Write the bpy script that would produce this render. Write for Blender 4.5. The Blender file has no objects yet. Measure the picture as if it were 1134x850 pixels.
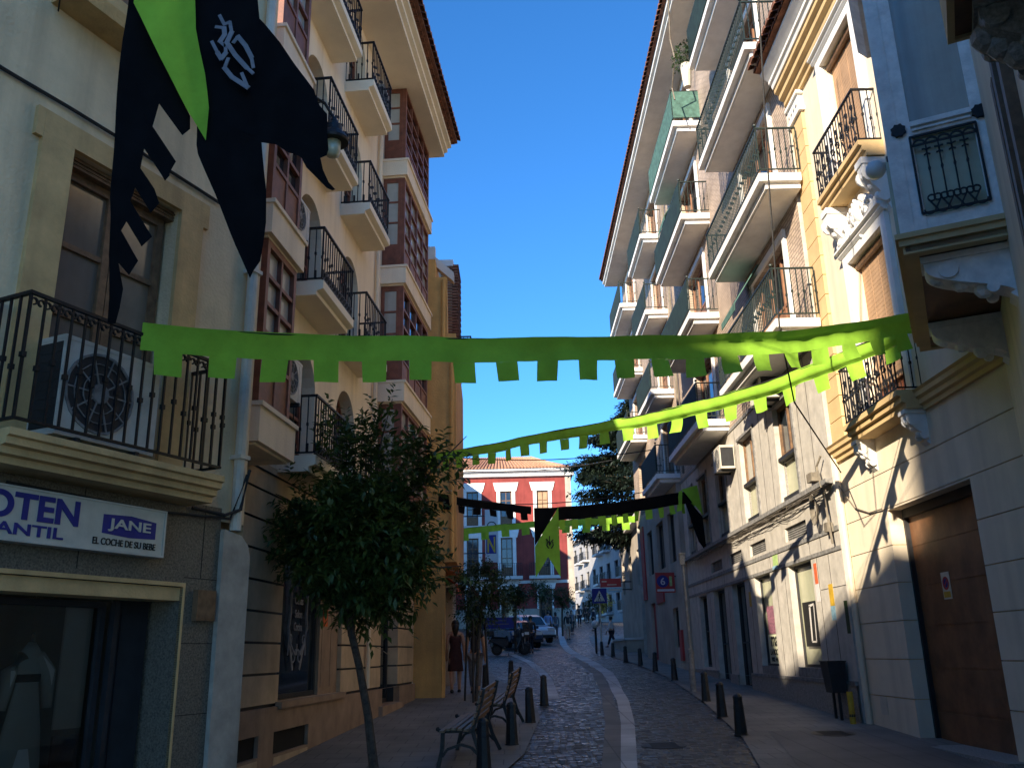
import bpy, bmesh, math, random
from mathutils import Vector, Matrix, Quaternion
R = math.radians
random.seed(7)
C = bpy.context.scene.collection
PI = math.pi

def gz(y):
    return .04*y if y <= 50 else (2+.07*(y-50) if y <= 80 else 4.1+.04*(y-80))

# ---------------------------------------------------------------- materials
def mat(name, col, rough=.8, var=.12, scale=3., bump=.0, bscale=60., metal=0., spec=.4, col2=None, stain_or_fold=0., trans=0.):
    m = bpy.data.materials.new(name); m.use_nodes = True
    nt = m.node_tree; n = nt.nodes; l = nt.links
    b = n['Principled BSDF']; b.inputs['Roughness'].default_value = rough
    b.inputs['Metallic'].default_value = metal; b.inputs['Specular IOR Level'].default_value = spec
    c = (*col, 1)
    tc = n.new('ShaderNodeTexCoord')
    if var > 0:
        nz = n.new('ShaderNodeTexNoise'); nz.inputs['Scale'].default_value = scale; nz.inputs['Detail'].default_value = 8; nz.inputs['Roughness'].default_value = .65
        l.new(tc.outputs['Object'], nz.inputs['Vector'])
        r = n.new('ShaderNodeValToRGB'); l.new(nz.outputs['Fac'], r.inputs['Fac'])
        lo = col2 or tuple(x*(1-2*var) for x in col); hi = col if col2 else tuple(min(1, x*(1+var)) for x in col)
        r.color_ramp.elements[0].position = .32; r.color_ramp.elements[1].position = .68
        r.color_ramp.elements[0].color = (*lo, 1); r.color_ramp.elements[1].color = (*hi, 1)
        out = r.outputs['Color']
        if stain_or_fold > 0:   # rain streaks, or painted fold shade on curtain panes: noise stretched along z
            mp = n.new('ShaderNodeMapping'); mp.inputs['Scale'].default_value = (2.2, 2.2, .16); l.new(tc.outputs['Object'], mp.inputs['Vector'])
            n2 = n.new('ShaderNodeTexNoise'); n2.inputs['Scale'].default_value = 2.; n2.inputs['Detail'].default_value = 6; l.new(mp.outputs['Vector'], n2.inputs['Vector'])
            r2 = n.new('ShaderNodeMapRange'); r2.inputs['From Min'].default_value = .45; r2.inputs['From Max'].default_value = .75
            r2.inputs['To Min'].default_value = 0; r2.inputs['To Max'].default_value = stain_or_fold; l.new(n2.outputs['Fac'], r2.inputs['Value'])
            mx = n.new('ShaderNodeMix'); mx.data_type = 'RGBA'; l.new(r2.outputs['Result'], mx.inputs['Factor']); l.new(out, mx.inputs['A'])
            mx.inputs['B'].default_value = (col[0]*.45, col[1]*.43, col[2]*.42, 1); out = mx.outputs['Result']
        l.new(out, b.inputs['Base Color'])
    else:
        b.inputs['Base Color'].default_value = c
    if bump > 0:
        nb = n.new('ShaderNodeTexNoise'); nb.inputs['Scale'].default_value = bscale; nb.inputs['Detail'].default_value = 4
        l.new(tc.outputs['Object'], nb.inputs['Vector'])
        bp = n.new('ShaderNodeBump'); bp.inputs['Strength'].default_value = bump; bp.inputs['Distance'].default_value = .02
        l.new(nb.outputs['Fac'], bp.inputs['Height']); l.new(bp.outputs['Normal'], b.inputs['Normal'])
    if trans > 0:
        tr = n.new('ShaderNodeBsdfTranslucent'); tr.inputs['Color'].default_value = c
        mx = n.new('ShaderNodeMixShader'); mx.inputs[0].default_value = trans
        l.new(b.outputs[0], mx.inputs[1]); l.new(tr.outputs[0], mx.inputs[2]); l.new(mx.outputs[0], n['Material Output'].inputs['Surface'])
    return m

def glassmat(name, col=(.02, .025, .03), rough=.06):
    m = mat(name, col, rough, var=.3, scale=1.3, spec=.8); return m

def cobblemat():
    m = bpy.data.materials.new('cobbles'); m.use_nodes = True; nt = m.node_tree; n = nt.nodes; l = nt.links
    b = n['Principled BSDF']; tc = n.new('ShaderNodeTexCoord')
    nw = n.new('ShaderNodeTexNoise'); nw.inputs['Scale'].default_value = .5; l.new(tc.outputs['Object'], nw.inputs['Vector'])
    ad = n.new('ShaderNodeMixRGB'); ad.blend_type = 'ADD'; ad.inputs[0].default_value = .5; l.new(tc.outputs['Object'], ad.inputs[1]); l.new(nw.outputs['Color'], ad.inputs[2])
    v = n.new('ShaderNodeTexVoronoi'); v.distance = 'CHEBYCHEV'; v.inputs['Scale'].default_value = 10.5; v.inputs['Randomness'].default_value = .35; l.new(ad.outputs[0], v.inputs['Vector'])
    e = n.new('ShaderNodeMapRange'); e.inputs['From Min'].default_value = .3; e.inputs['From Max'].default_value = .5; l.new(v.outputs['Distance'], e.inputs['Value'])
    sp = n.new('ShaderNodeSeparateColor'); l.new(v.outputs['Color'], sp.inputs[0])
    r = n.new('ShaderNodeValToRGB'); l.new(sp.outputs[0], r.inputs['Fac'])
    el = r.color_ramp.elements; el[0].color = (.045, .043, .042, 1); el[1].color = (.19, .185, .18, 1); el.new(.8).color = (.085, .08, .077, 1)
    nz = n.new('ShaderNodeTexNoise'); nz.inputs['Scale'].default_value = .45; nz.inputs['Detail'].default_value = 9; nz.inputs['Roughness'].default_value = .7; l.new(tc.outputs['Object'], nz.inputs['Vector'])
    mu = n.new('ShaderNodeMixRGB'); mu.blend_type = 'MULTIPLY'; mu.inputs[0].default_value = .75; l.new(r.outputs[0], mu.inputs[1]); l.new(nz.outputs['Fac'], mu.inputs[2])
    g = n.new('ShaderNodeMixRGB'); l.new(e.outputs[0], g.inputs[0]); l.new(mu.outputs[0], g.inputs[1]); g.inputs[2].default_value = (.035, .03, .026, 1)
    l.new(g.outputs[0], b.inputs['Base Color'])
    rr = n.new('ShaderNodeMapRange'); rr.inputs['To Min'].default_value = .25; rr.inputs['To Max'].default_value = .75; l.new(sp.outputs[1], rr.inputs['Value']); l.new(rr.outputs[0], b.inputs['Roughness'])
    inv = n.new('ShaderNodeMath'); inv.operation = 'SUBTRACT'; inv.inputs[0].default_value = 1; l.new(e.outputs[0], inv.inputs[1])
    nb = n.new('ShaderNodeTexNoise'); nb.inputs['Scale'].default_value = 25; l.new(tc.outputs['Object'], nb.inputs['Vector'])
    a2 = n.new('ShaderNodeMath'); a2.operation = 'ADD'; l.new(inv.outputs[0], a2.inputs[0]); l.new(nb.outputs['Fac'], a2.inputs[1])
    bp = n.new('ShaderNodeBump'); bp.inputs['Strength'].default_value = .9; bp.inputs['Distance'].default_value = .02; l.new(a2.outputs[0], bp.inputs['Height']); l.new(bp.outputs[0], b.inputs['Normal'])
    return m

def slabmat(name, col, sx, sy, mortar=.012, var=.25, offset=.5, bump=.5, rough=.7, rot=0):
    m = bpy.data.materials.new(name); m.use_nodes = True; nt = m.node_tree; n = nt.nodes; l = nt.links
    b = n['Principled BSDF']; tc = n.new('ShaderNodeTexCoord'); mp = n.new('ShaderNodeMapping'); mp.inputs['Rotation'].default_value = rot if isinstance(rot, tuple) else (0, 0, rot)
    l.new(tc.outputs['Object'], mp.inputs['Vector'])
    k = n.new('ShaderNodeTexBrick'); k.offset = offset; k.inputs['Scale'].default_value = 1; k.inputs['Brick Width'].default_value = sx; k.inputs['Row Height'].default_value = sy
    k.inputs['Mortar Size'].default_value = mortar; k.inputs['Color1'].default_value = (*col, 1); k.inputs['Color2'].default_value = (*[x*(1-var) for x in col], 1)
    k.inputs['Mortar'].default_value = (*[x*.45 for x in col], 1); l.new(mp.outputs[0], k.inputs['Vector'])
    nz = n.new('ShaderNodeTexNoise'); nz.inputs['Scale'].default_value = 1.1; nz.inputs['Detail'].default_value = 8; l.new(tc.outputs['Object'], nz.inputs['Vector'])
    mr = n.new('ShaderNodeMapRange'); mr.inputs['From Min'].default_value = .3; mr.inputs['From Max'].default_value = .7; mr.inputs['To Min'].default_value = .6; mr.inputs['To Max'].default_value = 1.15; l.new(nz.outputs['Fac'], mr.inputs['Value'])
    mu = n.new('ShaderNodeMixRGB'); mu.blend_type = 'MULTIPLY'; mu.inputs[0].default_value = 1; l.new(k.outputs['Color'], mu.inputs[1]); l.new(mr.outputs[0], mu.inputs[2])
    l.new(mu.outputs[0], b.inputs['Base Color']); b.inputs['Roughness'].default_value = rough
    bp = n.new('ShaderNodeBump'); bp.inputs['Strength'].default_value = bump; bp.inputs['Distance'].default_value = .01; bp.invert = True; l.new(k.outputs['Fac'], bp.inputs['Height']); l.new(bp.outputs[0], b.inputs['Normal'])
    return m

def leafmat(name, c1, c2):
    m = bpy.data.materials.new(name); m.use_nodes = True; nt = m.node_tree; n = nt.nodes; l = nt.links
    b = n['Principled BSDF']; tc = n.new('ShaderNodeTexCoord')
    nz = n.new('ShaderNodeTexNoise'); nz.inputs['Scale'].default_value = 2.4; nz.inputs['Detail'].default_value = 6; l.new(tc.outputs['Object'], nz.inputs['Vector'])
    r = n.new('ShaderNodeValToRGB'); r.color_ramp.elements[0].position = .35; r.color_ramp.elements[1].position = .65
    r.color_ramp.elements[0].color = (*c1, 1); r.color_ramp.elements[1].color = (*c2, 1); l.new(nz.outputs['Fac'], r.inputs[0])
    l.new(r.outputs[0], b.inputs['Base Color']); b.inputs['Roughness'].default_value = .45
    tr = n.new('ShaderNodeBsdfTranslucent'); l.new(r.outputs[0], tr.inputs[0])
    mx = n.new('ShaderNodeMixShader'); mx.inputs[0].default_value = .3; l.new(b.outputs[0], mx.inputs[1]); l.new(tr.outputs[0], mx.inputs[2]); l.new(mx.outputs[0], n['Material Output'].inputs['Surface'])
    return m

K = {}
K['creamA'] = mat('old_cream_render', (.8, .61, .36), .9, .1, 1.2, .5, 30, stain_or_fold=.5)
K['ochre'] = mat('ochre_trim', (.7, .45, .19), .85, .14, 2, .3, 40, stain_or_fold=.45)
K['granite'] = mat('grey_granite', (.17, .145, .105), .5, .35, 60, .08, 90)
K['woodold'] = mat('aged_wood', (.2, .11, .055), .55, .25, 9, .1)
K['iron'] = mat('black_iron', (.012, .012, .013), .5, .2, 8, metal=.2)
K['greeniron'] = mat('green_iron', (.012, .022, .017), .5, .2, 8)
K['glass'] = glassmat('window_glass')
def clearglass():
    m = bpy.data.materials.new('clear_shop_glass'); m.use_nodes = True; nt = m.node_tree; n = nt.nodes; l = nt.links
    t = n.new('ShaderNodeBsdfTransparent'); t.inputs[0].default_value = (.72, .73, .7, 1); g = n.new('ShaderNodeBsdfGlossy'); g.inputs['Roughness'].default_value = .02
    fr_ = n.new('ShaderNodeFresnel'); fr_.inputs[0].default_value = 1.5; mx = n.new('ShaderNodeMixShader'); l.new(fr_.outputs[0], mx.inputs[0]); l.new(t.outputs[0], mx.inputs[1]); l.new(g.outputs[0], mx.inputs[2]); l.new(mx.outputs[0], n['Material Output'].inputs['Surface']); return m
K['shopglass'] = clearglass()
K['curtain'] = mat('pane_with_curtain', (.4, .39, .34), .2, .06, 3, spec=.7, stain_or_fold=.75)  # upright dark streaks paint the shade of curtain folds
K['woodpane'] = mat('pane_over_shutter', (.2, .15, .105), .12, .12, 2, spec=.6, stain_or_fold=.5)
K['white'] = mat('white_paint', (.8, .78, .74), .7, .07, 2, .1, 30, stain_or_fold=.12)
K['whiteold'] = mat('flaking_white_paint', (.84, .78, .72), .7, .12, 6, .25, 25, stain_or_fold=.3)
K['greypaint'] = mat('worn_grey_paint', (.42, .37, .29), .8, .15, 3, .3, 25, stain_or_fold=.6)
K['pipe'] = mat('grey_pipe', (.6, .54, .43), .6, .12, 3)
K['steel'] = mat('white_metal', (.58, .53, .44), .5, .1, 4)
K['dark'] = mat('dark_plastic', (.025, .025, .027), .55, .2, 4)
K['black'] = mat('dark_void', (.012, .011, .01), .9, 0)
K['creamB'] = mat('cream_render', (.84, .69, .49), .9, .05, 1., .25, 45, stain_or_fold=.3)
K['soffit'] = mat('cream_soffit', (.84, .73, .55), .9, .05, 1.4, .1, 30)
K['tan'] = mat('tan_stone', (.6, .44, .28), .8, .14, 2, .2, 50, stain_or_fold=.2)
K['plinthB'] = mat('brown_plinth', (.36, .24, .16), .8, .14, 3, .2, 50, stain_or_fold=.3)
K['redwood'] = mat('red_brown_wood', (.2, .065, .035), .5, .2, 7, .05)
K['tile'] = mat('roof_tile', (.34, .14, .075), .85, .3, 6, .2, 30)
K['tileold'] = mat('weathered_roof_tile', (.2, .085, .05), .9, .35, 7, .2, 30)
K['orange'] = mat('orange_render', (.7, .37, .115), .9, .12, 1.5, .25, 30, stain_or_fold=.35)
K['creamC'] = mat('warm_cream_render', (.74, .63, .47), .9, .06, 1., .15, 45, stain_or_fold=.3)
K['ochreC'] = mat('golden_ochre', (.62, .43, .21), .85, .08, 2, .1, 40)
K['garage'] = mat('brown_garage_wood', (.22, .1, .045), .5, .2, 3, .1, stain_or_fold=.5)
K['blind'] = mat('brown_blind', (.42, .26, .15), .7, .12, 3)
K['panelD'] = mat('grey_stone_panel', (.5, .46, .4), .75, .12, 4, .2, 40, stain_or_fold=.3)
K['beltD'] = mat('grey_belt', (.24, .23, .215), .7, .25, 9)
K['plinthD'] = mat('grey_granite_plinth', (.3, .28, .25), .6, .25, 40, .1, 60)
K['brick'] = slabmat('sandy_brick', (.58, .44, .33), .25, .075, .012, .2, rot=(PI/2, 0, 0))
K['shade'] = mat('brown_shutter', (.27, .13, .07), .6, .15, 5)
K['screen'] = mat('green_mesh_screen', (.01, .026, .02), .8, .3, 5)
K['awn'] = mat('green_striped_awning', (.07, .15, .12), .85, .25, 7)
K['green'] = mat('lime_cloth', (.33, .62, .06), .9, .12, 3, .35, 9, trans=.25, spec=.1)
K['blackcloth'] = mat('black_cloth', (.006, .006, .007), .95, .2, 4, spec=.1)
K['emblem'] = mat('grey_print', (.2, .2, .22), .8, .15, 9)
K['inkblack'] = mat('black_ink', (.01, .01, .01), .7, 0)
K['blue'] = mat('blue_lettering', (.02, .025, .2), .6, .1, 8)
K['signwhite'] = mat('sign_white', (.6, .55, .43), .5, .08, 5)
K['red'] = mat('red_paint', (.4, .03, .03), .5, .1, 5)
K['redwall'] = mat('red_render', (.27, .05, .042), .9, .16, .6, .1, 20, stain_or_fold=.45)
K['beige'] = mat('beige_render', (.42, .36, .29), .9, .14, .8, .2, 30, stain_or_fold=.3)
K['pale'] = mat('pale_render', (.62, .58, .54), .9, .08, .8, .1, 30, stain_or_fold=.2)
K['paleshade'] = mat('pale_render_shaded', (.36, .35, .35), .9, .08, .8, .1, 30, stain_or_fold=.3)  # pale render darkened in colour to imitate shade on the far block
K['terracotta'] = mat('terracotta_tile', (.5, .26, .15), .9, .2, 5)  # light terracotta, paler than the other roof tiles
K['bark'] = mat('bark', (.085, .065, .048), .95, .3, 14, .6, 40)
K['leaf'] = leafmat('orange_tree_leaf', (.03, .055, .012), (.1, .155, .035))
K['leaf2'] = leafmat('street_tree_leaf', (.02, .04, .01), (.055, .09, .022))
K['cedar'] = leafmat('cedar_needles', (.008, .018, .013), (.024, .038, .022))
K['bench'] = mat('bench_slat', (.24, .15, .085), .5, .2, 12)
K['castiron'] = mat('cast_iron', (.02, .02, .02), .5, .25, 15, .2, 60)
K['skin'] = mat('skin', (.45, .26, .17), .6, .06, 20)
K['hair'] = mat('dark_hair', (.012, .009, .008), .5, .2, 30)
K['dress'] = mat('wine_dress', (.06, .02, .018), .85, .15, 20)
K['navy'] = mat('navy_cloth', (.018, .02, .03), .9, .15, 20)
K['sky'] = mat('light_blue_shirt', (.25, .32, .5), .9, .1, 20)
K['greyc'] = mat('grey_cloth', (.13, .13, .15), .9, .15, 20)
K['pinkw'] = mat('white_shirt', (.6, .56, .54), .9, .08, 20)
K['carw'] = mat('white_car_paint', (.6, .62, .65), .25, .03, 3, spec=.6)
K['carb'] = mat('blue_car_paint', (.02, .045, .1), .25, .03, 3, spec=.6)
K['tyre'] = mat('tyre', (.015, .015, .015), .9, .1, 10)
K['chrome'] = mat('chrome', (.5, .5, .5), .2, .05, 5, metal=1)
K['lens'] = mat('red_lens', (.4, .02, .015), .2, 0)
K['milk'] = mat('milky_globe', (.7, .68, .64), .35, .05, 3)
K['yellow'] = mat('yellow_paint', (.55, .34, .03), .6, .15, 8)
K['cyan'] = mat('pale_blue_paper', (.3, .5, .6), .7, .15, 12)
K['limep'] = mat('lime_paper', (.4, .55, .2), .7, .2, 12)
K['redp'] = mat('red_orange_paper', (.6, .12, .04), .7, .15, 12)
K['orangep'] = mat('orange_notice', (.6, .12, .02), .7, .1, 12)
K['poster'] = mat('photo_poster', (.5, .2, .25), .5, .1, 28, col2=(.03, .03, .05))
K['cream_paper'] = mat('cream_poster_paper', (.62, .62, .42), .7, .05, 5)
K['tan_glass'] = mat('olive_blind_glass', (.42, .42, .28), .25, .1, 2, spec=.7)
K['cable'] = mat('cable', (.03, .028, .026), .8, .3, 10)
K['cablebeige'] = mat('painted_cable', (.2, .17, .13), .8, .2, 10)
K['cobble'] = cobblemat()
K['pave'] = slabmat('pavement_slabs', (.19, .17, .145), .4, .4, .008, .15)
K['tact'] = slabmat('grooved_slabs', (.19, .175, .16), .4, .05, .012, .1, offset=0, bump=1.)
K['strip'] = slabmat('pale_granite_blocks', (.5, .49, .48), .6, .6, .01, .25, offset=0)
K['strip2'] = slabmat('brown_granite_blocks', (.17, .145, .115), .6, .6, .01, .25, offset=0)
K['teal'] = mat('dark_teal', (.03, .07, .08), .7, .15, 4)

# ---------------------------------------------------------------- mesh builder
class MB:
    def __init__(s, so=1, z0=0.): s.v = []; s.f = []; s.so = so; s.z0 = z0
    def p(s, u, o, z): s.v.append((u, s.so*o, z-s.z0)); return len(s.v)-1
    def q(s, *pts): s.f.append([s.p(*a) for a in pts])
    def box(s, u0, u1, o0, o1, z0, z1):
        a = [s.p(u, o, z) for z in (z0, z1) for o in (o0, o1) for u in (u0, u1)]
        for f in ((0, 1, 3, 2), (4, 6, 7, 5), (0, 4, 5, 1), (2, 3, 7, 6), (0, 2, 6, 4), (1, 5, 7, 3)): s.f.append([a[i] for i in f])
    def hexa(s, lo, hi):       # two quads (4 points each, same winding)
        a = [s.p(*x) for x in lo]+[s.p(*x) for x in hi]
        for f in ((3, 2, 1, 0), (4, 5, 6, 7), (0, 1, 5, 4), (1, 2, 6, 5), (2, 3, 7, 6), (3, 0, 4, 7)): s.f.append([a[i] for i in f])
    def prism(s, pts, f3, a, b):   # polygon pts (x,y); f3(x,y,t)->(u,o,z)
        A = [s.p(*f3(x, y, a)) for x, y in pts]; B = [s.p(*f3(x, y, b)) for x, y in pts]; n = len(pts)
        s.f.append(A[::-1]); s.f.append(B)
        for i in range(n): s.f.append([A[i], A[(i+1) % n], B[(i+1) % n], B[i]])
    def prof(s, pts, u0, u1): s.prism(pts, lambda o, z, t: (t, o, z), u0, u1)        # (o,z) profile along u
    def plate(s, pts, o0, o1): s.prism(pts, lambda u, z, t: (u, t, z), o0, o1)        # (u,z) outline through o
    def tube(s, pts, r, n=6, cap=True):
        rings = []; N = len(pts)
        P = [Vector(p) for p in pts]; rr = r if isinstance(r, (list, tuple)) else [r]*N
        for i in range(N):
            d = (P[min(i+1, N-1)]-P[max(i-1, 0)])
            d = d.normalized() if d.length > 1e-9 else Vector((0, 0, 1))
            a = d.cross(Vector((0, 0, 1)) if abs(d.z) < .9 else Vector((1, 0, 0))).normalized(); b = d.cross(a)
            rings.append([s.p(*(P[i]+(a*math.cos(2*PI*k/n)+b*math.sin(2*PI*k/n))*rr[i])) for k in range(n)])
        for i in range(N-1):
            for k in range(n): s.f.append([rings[i][k], rings[i][(k+1) % n], rings[i+1][(k+1) % n], rings[i+1][k]])
        if cap: s.f.append(rings[0][::-1]); s.f.append(rings[-1])
    def lathe(s, c, prof, n=12, sx=1, sy=1):     # prof: (r,z) from bottom to top about z axis
        rings = [[s.p(c[0]+r*sx*math.cos(2*PI*k/n), c[1]+r*sy*math.sin(2*PI*k/n), c[2]+z) for k in range(n)] for r, z in prof]
        for i in range(len(prof)-1):
            for k in range(n): s.f.append([rings[i][k], rings[i][(k+1) % n], rings[i+1][(k+1) % n], rings[i+1][k]])
        s.f.append(rings[0][::-1]); s.f.append(rings[-1])
    def ball(s, c, r, n=8, sx=1, sy=1, sz=1):
        s.lathe(c, [(r*max(.05, math.cos(t)), r*sz*math.sin(t)) for t in [(-.48+.96*i/(n//2+1))*PI for i in range(n//2+2)]], n, sx, sy)
    def disc(s, u, z, r, o0, o1, n=16): s.plate([(u+r*math.cos(2*PI*k/n), z+r*math.sin(2*PI*k/n)) for k in range(n)], o0, o1)
    def ring(s, u, z, r, w, o0, o1, n=16, a0=0, a1=2*PI):
        for k in range(n):
            t0 = a0+(a1-a0)*k/n; t1 = a0+(a1-a0)*(k+1)/n; c0, s0, c1, s1 = math.cos(t0), math.sin(t0), math.cos(t1), math.sin(t1)
            s.plate([(u+(r-w)*c0, z+(r-w)*s0), (u+r*c0, z+r*s0), (u+r*c1, z+r*s1), (u+(r-w)*c1, z+(r-w)*s1)], o0, o1)
    def bar(s, a, b, w, o0, o1):        # flat bar in the (u,z) plane
        d = Vector((b[0]-a[0], b[1]-a[1])); d.normalize(); nx, nz = -d.y*w/2, d.x*w/2
        s.plate([(a[0]+nx, a[1]+nz), (a[0]-nx, a[1]-nz), (b[0]-nx, b[1]-nz), (b[0]+nx, b[1]+nz)], o0, o1)
    def wall(s, u0, u1, z0, z1, holes=(), o=0., depth=.2):
        us = sorted({u0, u1, *[min(max(h[i], u0), u1) for h in holes for i in (0, 1)]}); zs = sorted({z0, z1, *[min(max(h[i], z0), z1) for h in holes for i in (2, 3)]})
        for i in range(len(us)-1):
            for j in range(len(zs)-1):
                a, b, c, d = us[i], us[i+1], zs[j], zs[j+1]; mu, mz = (a+b)/2, (c+d)/2
                if any(h[0] < mu < h[1] and h[2] < mz < h[3] for h in holes): continue
                s.q((a, o, c), (b, o, c), (b, o, d), (a, o, d))
        for h in holes:
            a, b = max(h[0], u0), min(h[1], u1); c, d = max(h[2], z0), min(h[3], z1); e = o-depth
            if a >= b or c >= d: continue
            arch = len(h) > 4 and h[4]; t = d-(b-a)/2 if arch else d
            for x in (a, b): s.q((x, o, c), (x, e, c), (x, e, t), (x, o, t))
            if h[2] >= z0: s.q((a, o, c), (b, o, c), (b, e, c), (a, e, c))
            if arch:
                r = (b-a)/2; m = (a+b)/2; n = 12
                P = [(m-r*math.cos(PI*k/n), t+r*math.sin(PI*k/n)) for k in range(n+1)]
                for k in range(n):
                    (xa, za), (xb, zb) = P[k], P[k+1]
                    s.q((xa, o, za), (xb, o, zb), (xb, o, d), (xa, o, d)); s.q((xa, o, za), (xb, o, zb), (xb, e, zb), (xa, e, za))
            elif h[3] <= z1: s.q((a, o, d), (b, o, d), (b, e, d), (a, e, d))
    def shell(s, u0, u1, o1, z0, z1, depth, roof=True):      # ends, back and top of a building body
        b = o1-depth
        for u in (u0, u1): s.q((u, o1, z0), (u, b, z0), (u, b, z1), (u, o1, z1))
        s.q((u0, b, z0), (u1, b, z0), (u1, b, z1), (u0, b, z1))
        if roof: s.q((u0, o1, z1), (u1, o1, z1), (u1, b, z1), (u0, b, z1))
    def rail(s, u0, u1, o0, o1, zb, zt, step=.11, w=.016, knots=True, rings=False, ends=(1, 1), head=.035):
        t = w/2
        def bars(n, f):
            for i in range(n+1):
                u, o = f(i/n); s.box(u-t, u+t, o-t, o+t, zb, zt)
                if knots:
                    zm = zb+(zt-zb)*(.42 if i % 2 else .5); s.box(u-w, u+w, o-w, o+w, zm-.02, zm+.02)
        bars(max(2, round((u1-u0)/step)), lambda x: (u0+(u1-u0)*x, o1))
        for e, u in zip(ends, (u0, u1)):
            if e: bars(max(2, round((o1-o0)/step)), lambda x: (u, o0+(o1-o0)*x*.98))
        for za, zc, ww in ((zt-.012, zt+.014, head), (zb, zb+.02, w*1.6)):
            s.box(u0-ww/2, u1+ww/2, o1-ww/2, o1+ww/2, za, zc)
            for e, u in zip(ends, (u0, u1)):
                if e: s.box(u-ww/2, u+ww/2, o0, o1-ww/2-.001, za, zc)
        if rings:
            s.box(u0, u1, o1-w*.8, o1+w*.8, zb+.13, zb+.145)
            n = max(3, round((u1-u0)/.12))
            for i in range(n): s.ring(u0+(u1-u0)*(i+.5)/n, zb+.075, .052, .014, o1-.012, o1+.012, 10)
            for e, u in zip(ends, (u0, u1)):
                if e:
                    for i in range(3): s.box(u-.012, u+.012, o0+(o1-o0)*(i+.3)/3, o0+(o1-o0)*(i+.5)/3, zb+.02, zb+.13)
    def tiles(s, u0, u1, o0, z0, o1, z1, step=.2, r=.085):   # barrel tiles laid from (o0,z0) at the eave up to (o1,z1)
        n = int((u1-u0)/step); st = (u1-u0)/n
        for i in range(n):
            u = u0+(i+.5)*st
            for j in range(3):
                f0, f1 = j/3, (j+1)/3+.03
                A = (u, o0+(o1-o0)*f0, z0+(z1-z0)*f0+.04+.012*(2-j)); B = (u, o0+(o1-o0)*f1, z0+(z1-z0)*f1+.03+.012*(2-j))
                k = 6; ra = []; rb = []
                for t in range(k+1):
                    a = PI*t/k; ra.append(s.p(A[0]+r*math.cos(a), A[1], A[2]+r*math.sin(a)-.03)); rb.append(s.p(B[0]+r*.85*math.cos(a), B[1], B[2]+r*.85*math.sin(a)-.03))
                for t in range(k): s.f.append([ra[t], ra[t+1], rb[t+1], rb[t]])
                s.f.append(ra[::-1]+[])

SPLIT = {'string_course', 'panel_joint', 'red_panel', 'bracket', 'bay_slat', 'stone_joint', 'cable', 'parapet', 'cellar_vent', 'belt_course', 'hanging_rope', 'eave_moulding', 'window_sill', 'plinth_cap'}
def islands(m):
    par = list(range(len(m.v)))
    def find(a):
        while par[a] != a: par[a] = par[par[a]]; a = par[a]
        return a
    for f in m.f:
        for i in f[1:]: par[find(i)] = find(f[0])
    G = {}
    for f in m.f: G.setdefault(find(f[0]), []).append(f)
    out = []
    for fs in G.values():
        ids = sorted({i for f in fs for i in f}); mp = {i: k for k, i in enumerate(ids)}; q = MB(); q.v = [m.v[i] for i in ids]; q.f = [[mp[i] for i in f] for f in fs]; out.append(q)
    return out
def obj(name, m, material, parent=None, smooth=False, label=None):
    if name in SPLIT:
        L = islands(m)
        if len(L) > 1: return [obj1(name, q, material, parent, smooth, label) for q in L][0]
    return obj1(name, m, material, parent, smooth, label)
def obj1(name, m, material, parent=None, smooth=False, label=None):
    me = bpy.data.meshes.new(name); me.from_pydata(m.v, [], m.f)
    bm = bmesh.new(); bm.from_mesh(me); bmesh.ops.recalc_face_normals(bm, faces=bm.faces); bm.to_mesh(me); bm.free()
    if smooth:
        for p in me.polygons: p.use_smooth = True
    me.materials.append(K[material] if isinstance(material, str) else material)
    o = bpy.data.objects.new(name, me); C.objects.link(o)
    if parent: o.parent = parent
    if label: o['label'] = label
    return o
def tag(o, label, cat, group=None):
    o['label'] = label; o['category'] = cat
    if group: o['group'] = group
    return o
def thing(name, label, cat, loc=(0, 0, 0), rz=0, group=None):
    o = bpy.data.objects.new(name, None); C.objects.link(o); o.location = loc; o.rotation_euler = (0, 0, rz); o.empty_display_size = .2
    return tag(o, label, cat, group)
def struct(name, m, material, smooth=False):
    o = obj(name, m, material, None, smooth); o['kind'] = 'structure'; return o
def dup(root, loc, rz, label, group=None):
    def cp(o, par):
        c = o.copy(); C.objects.link(c)
        if par: c.parent = par
        for ch in list(o.children): cp(ch, c)
        return c
    r = cp(root, None); r.location = loc; r.rotation_euler = (0, 0, rz); r['label'] = label
    if group: r['group'] = group
    return r
def text(s, parent, material, u, o, z, w, h, so, name='lettering', bold=.0, depth=.006):
    cu = bpy.data.curves.new('t', 'FONT'); cu.body = s; cu.size = 1; cu.extrude = .01; cu.offset = bold; cu.align_x = 'LEFT'
    t = bpy.data.objects.new('t', cu); C.objects.link(t); dg = bpy.context.evaluated_depsgraph_get(); dg.update()
    me = bpy.data.meshes.new_from_object(t.evaluated_get(dg)); bpy.data.objects.remove(t)
    xs = [v.co.x for v in me.vertices]; ys = [v.co.y for v in me.vertices]
    x0, x1, y0, y1 = min(xs), max(xs), min(ys), max(ys)
    for v in me.vertices:
        a = (v.co.x-x0)/(x1-x0); b = (v.co.y-y0)/(y1-y0); d = depth if v.co.z > 0 else 0
        uu = u+a*w if so < 0 else u-a*w
        v.co = (uu, so*(o+d), z+b*h)
    me.materials.clear(); me.materials.append(K[material])
    x = bpy.data.objects.new(name, me); C.objects.link(x); x.parent = parent; return x
def facade(name, label, cat, P, az, z0): return thing(name, label, cat, (P[0], P[1], z0), R(90-az))
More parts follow.
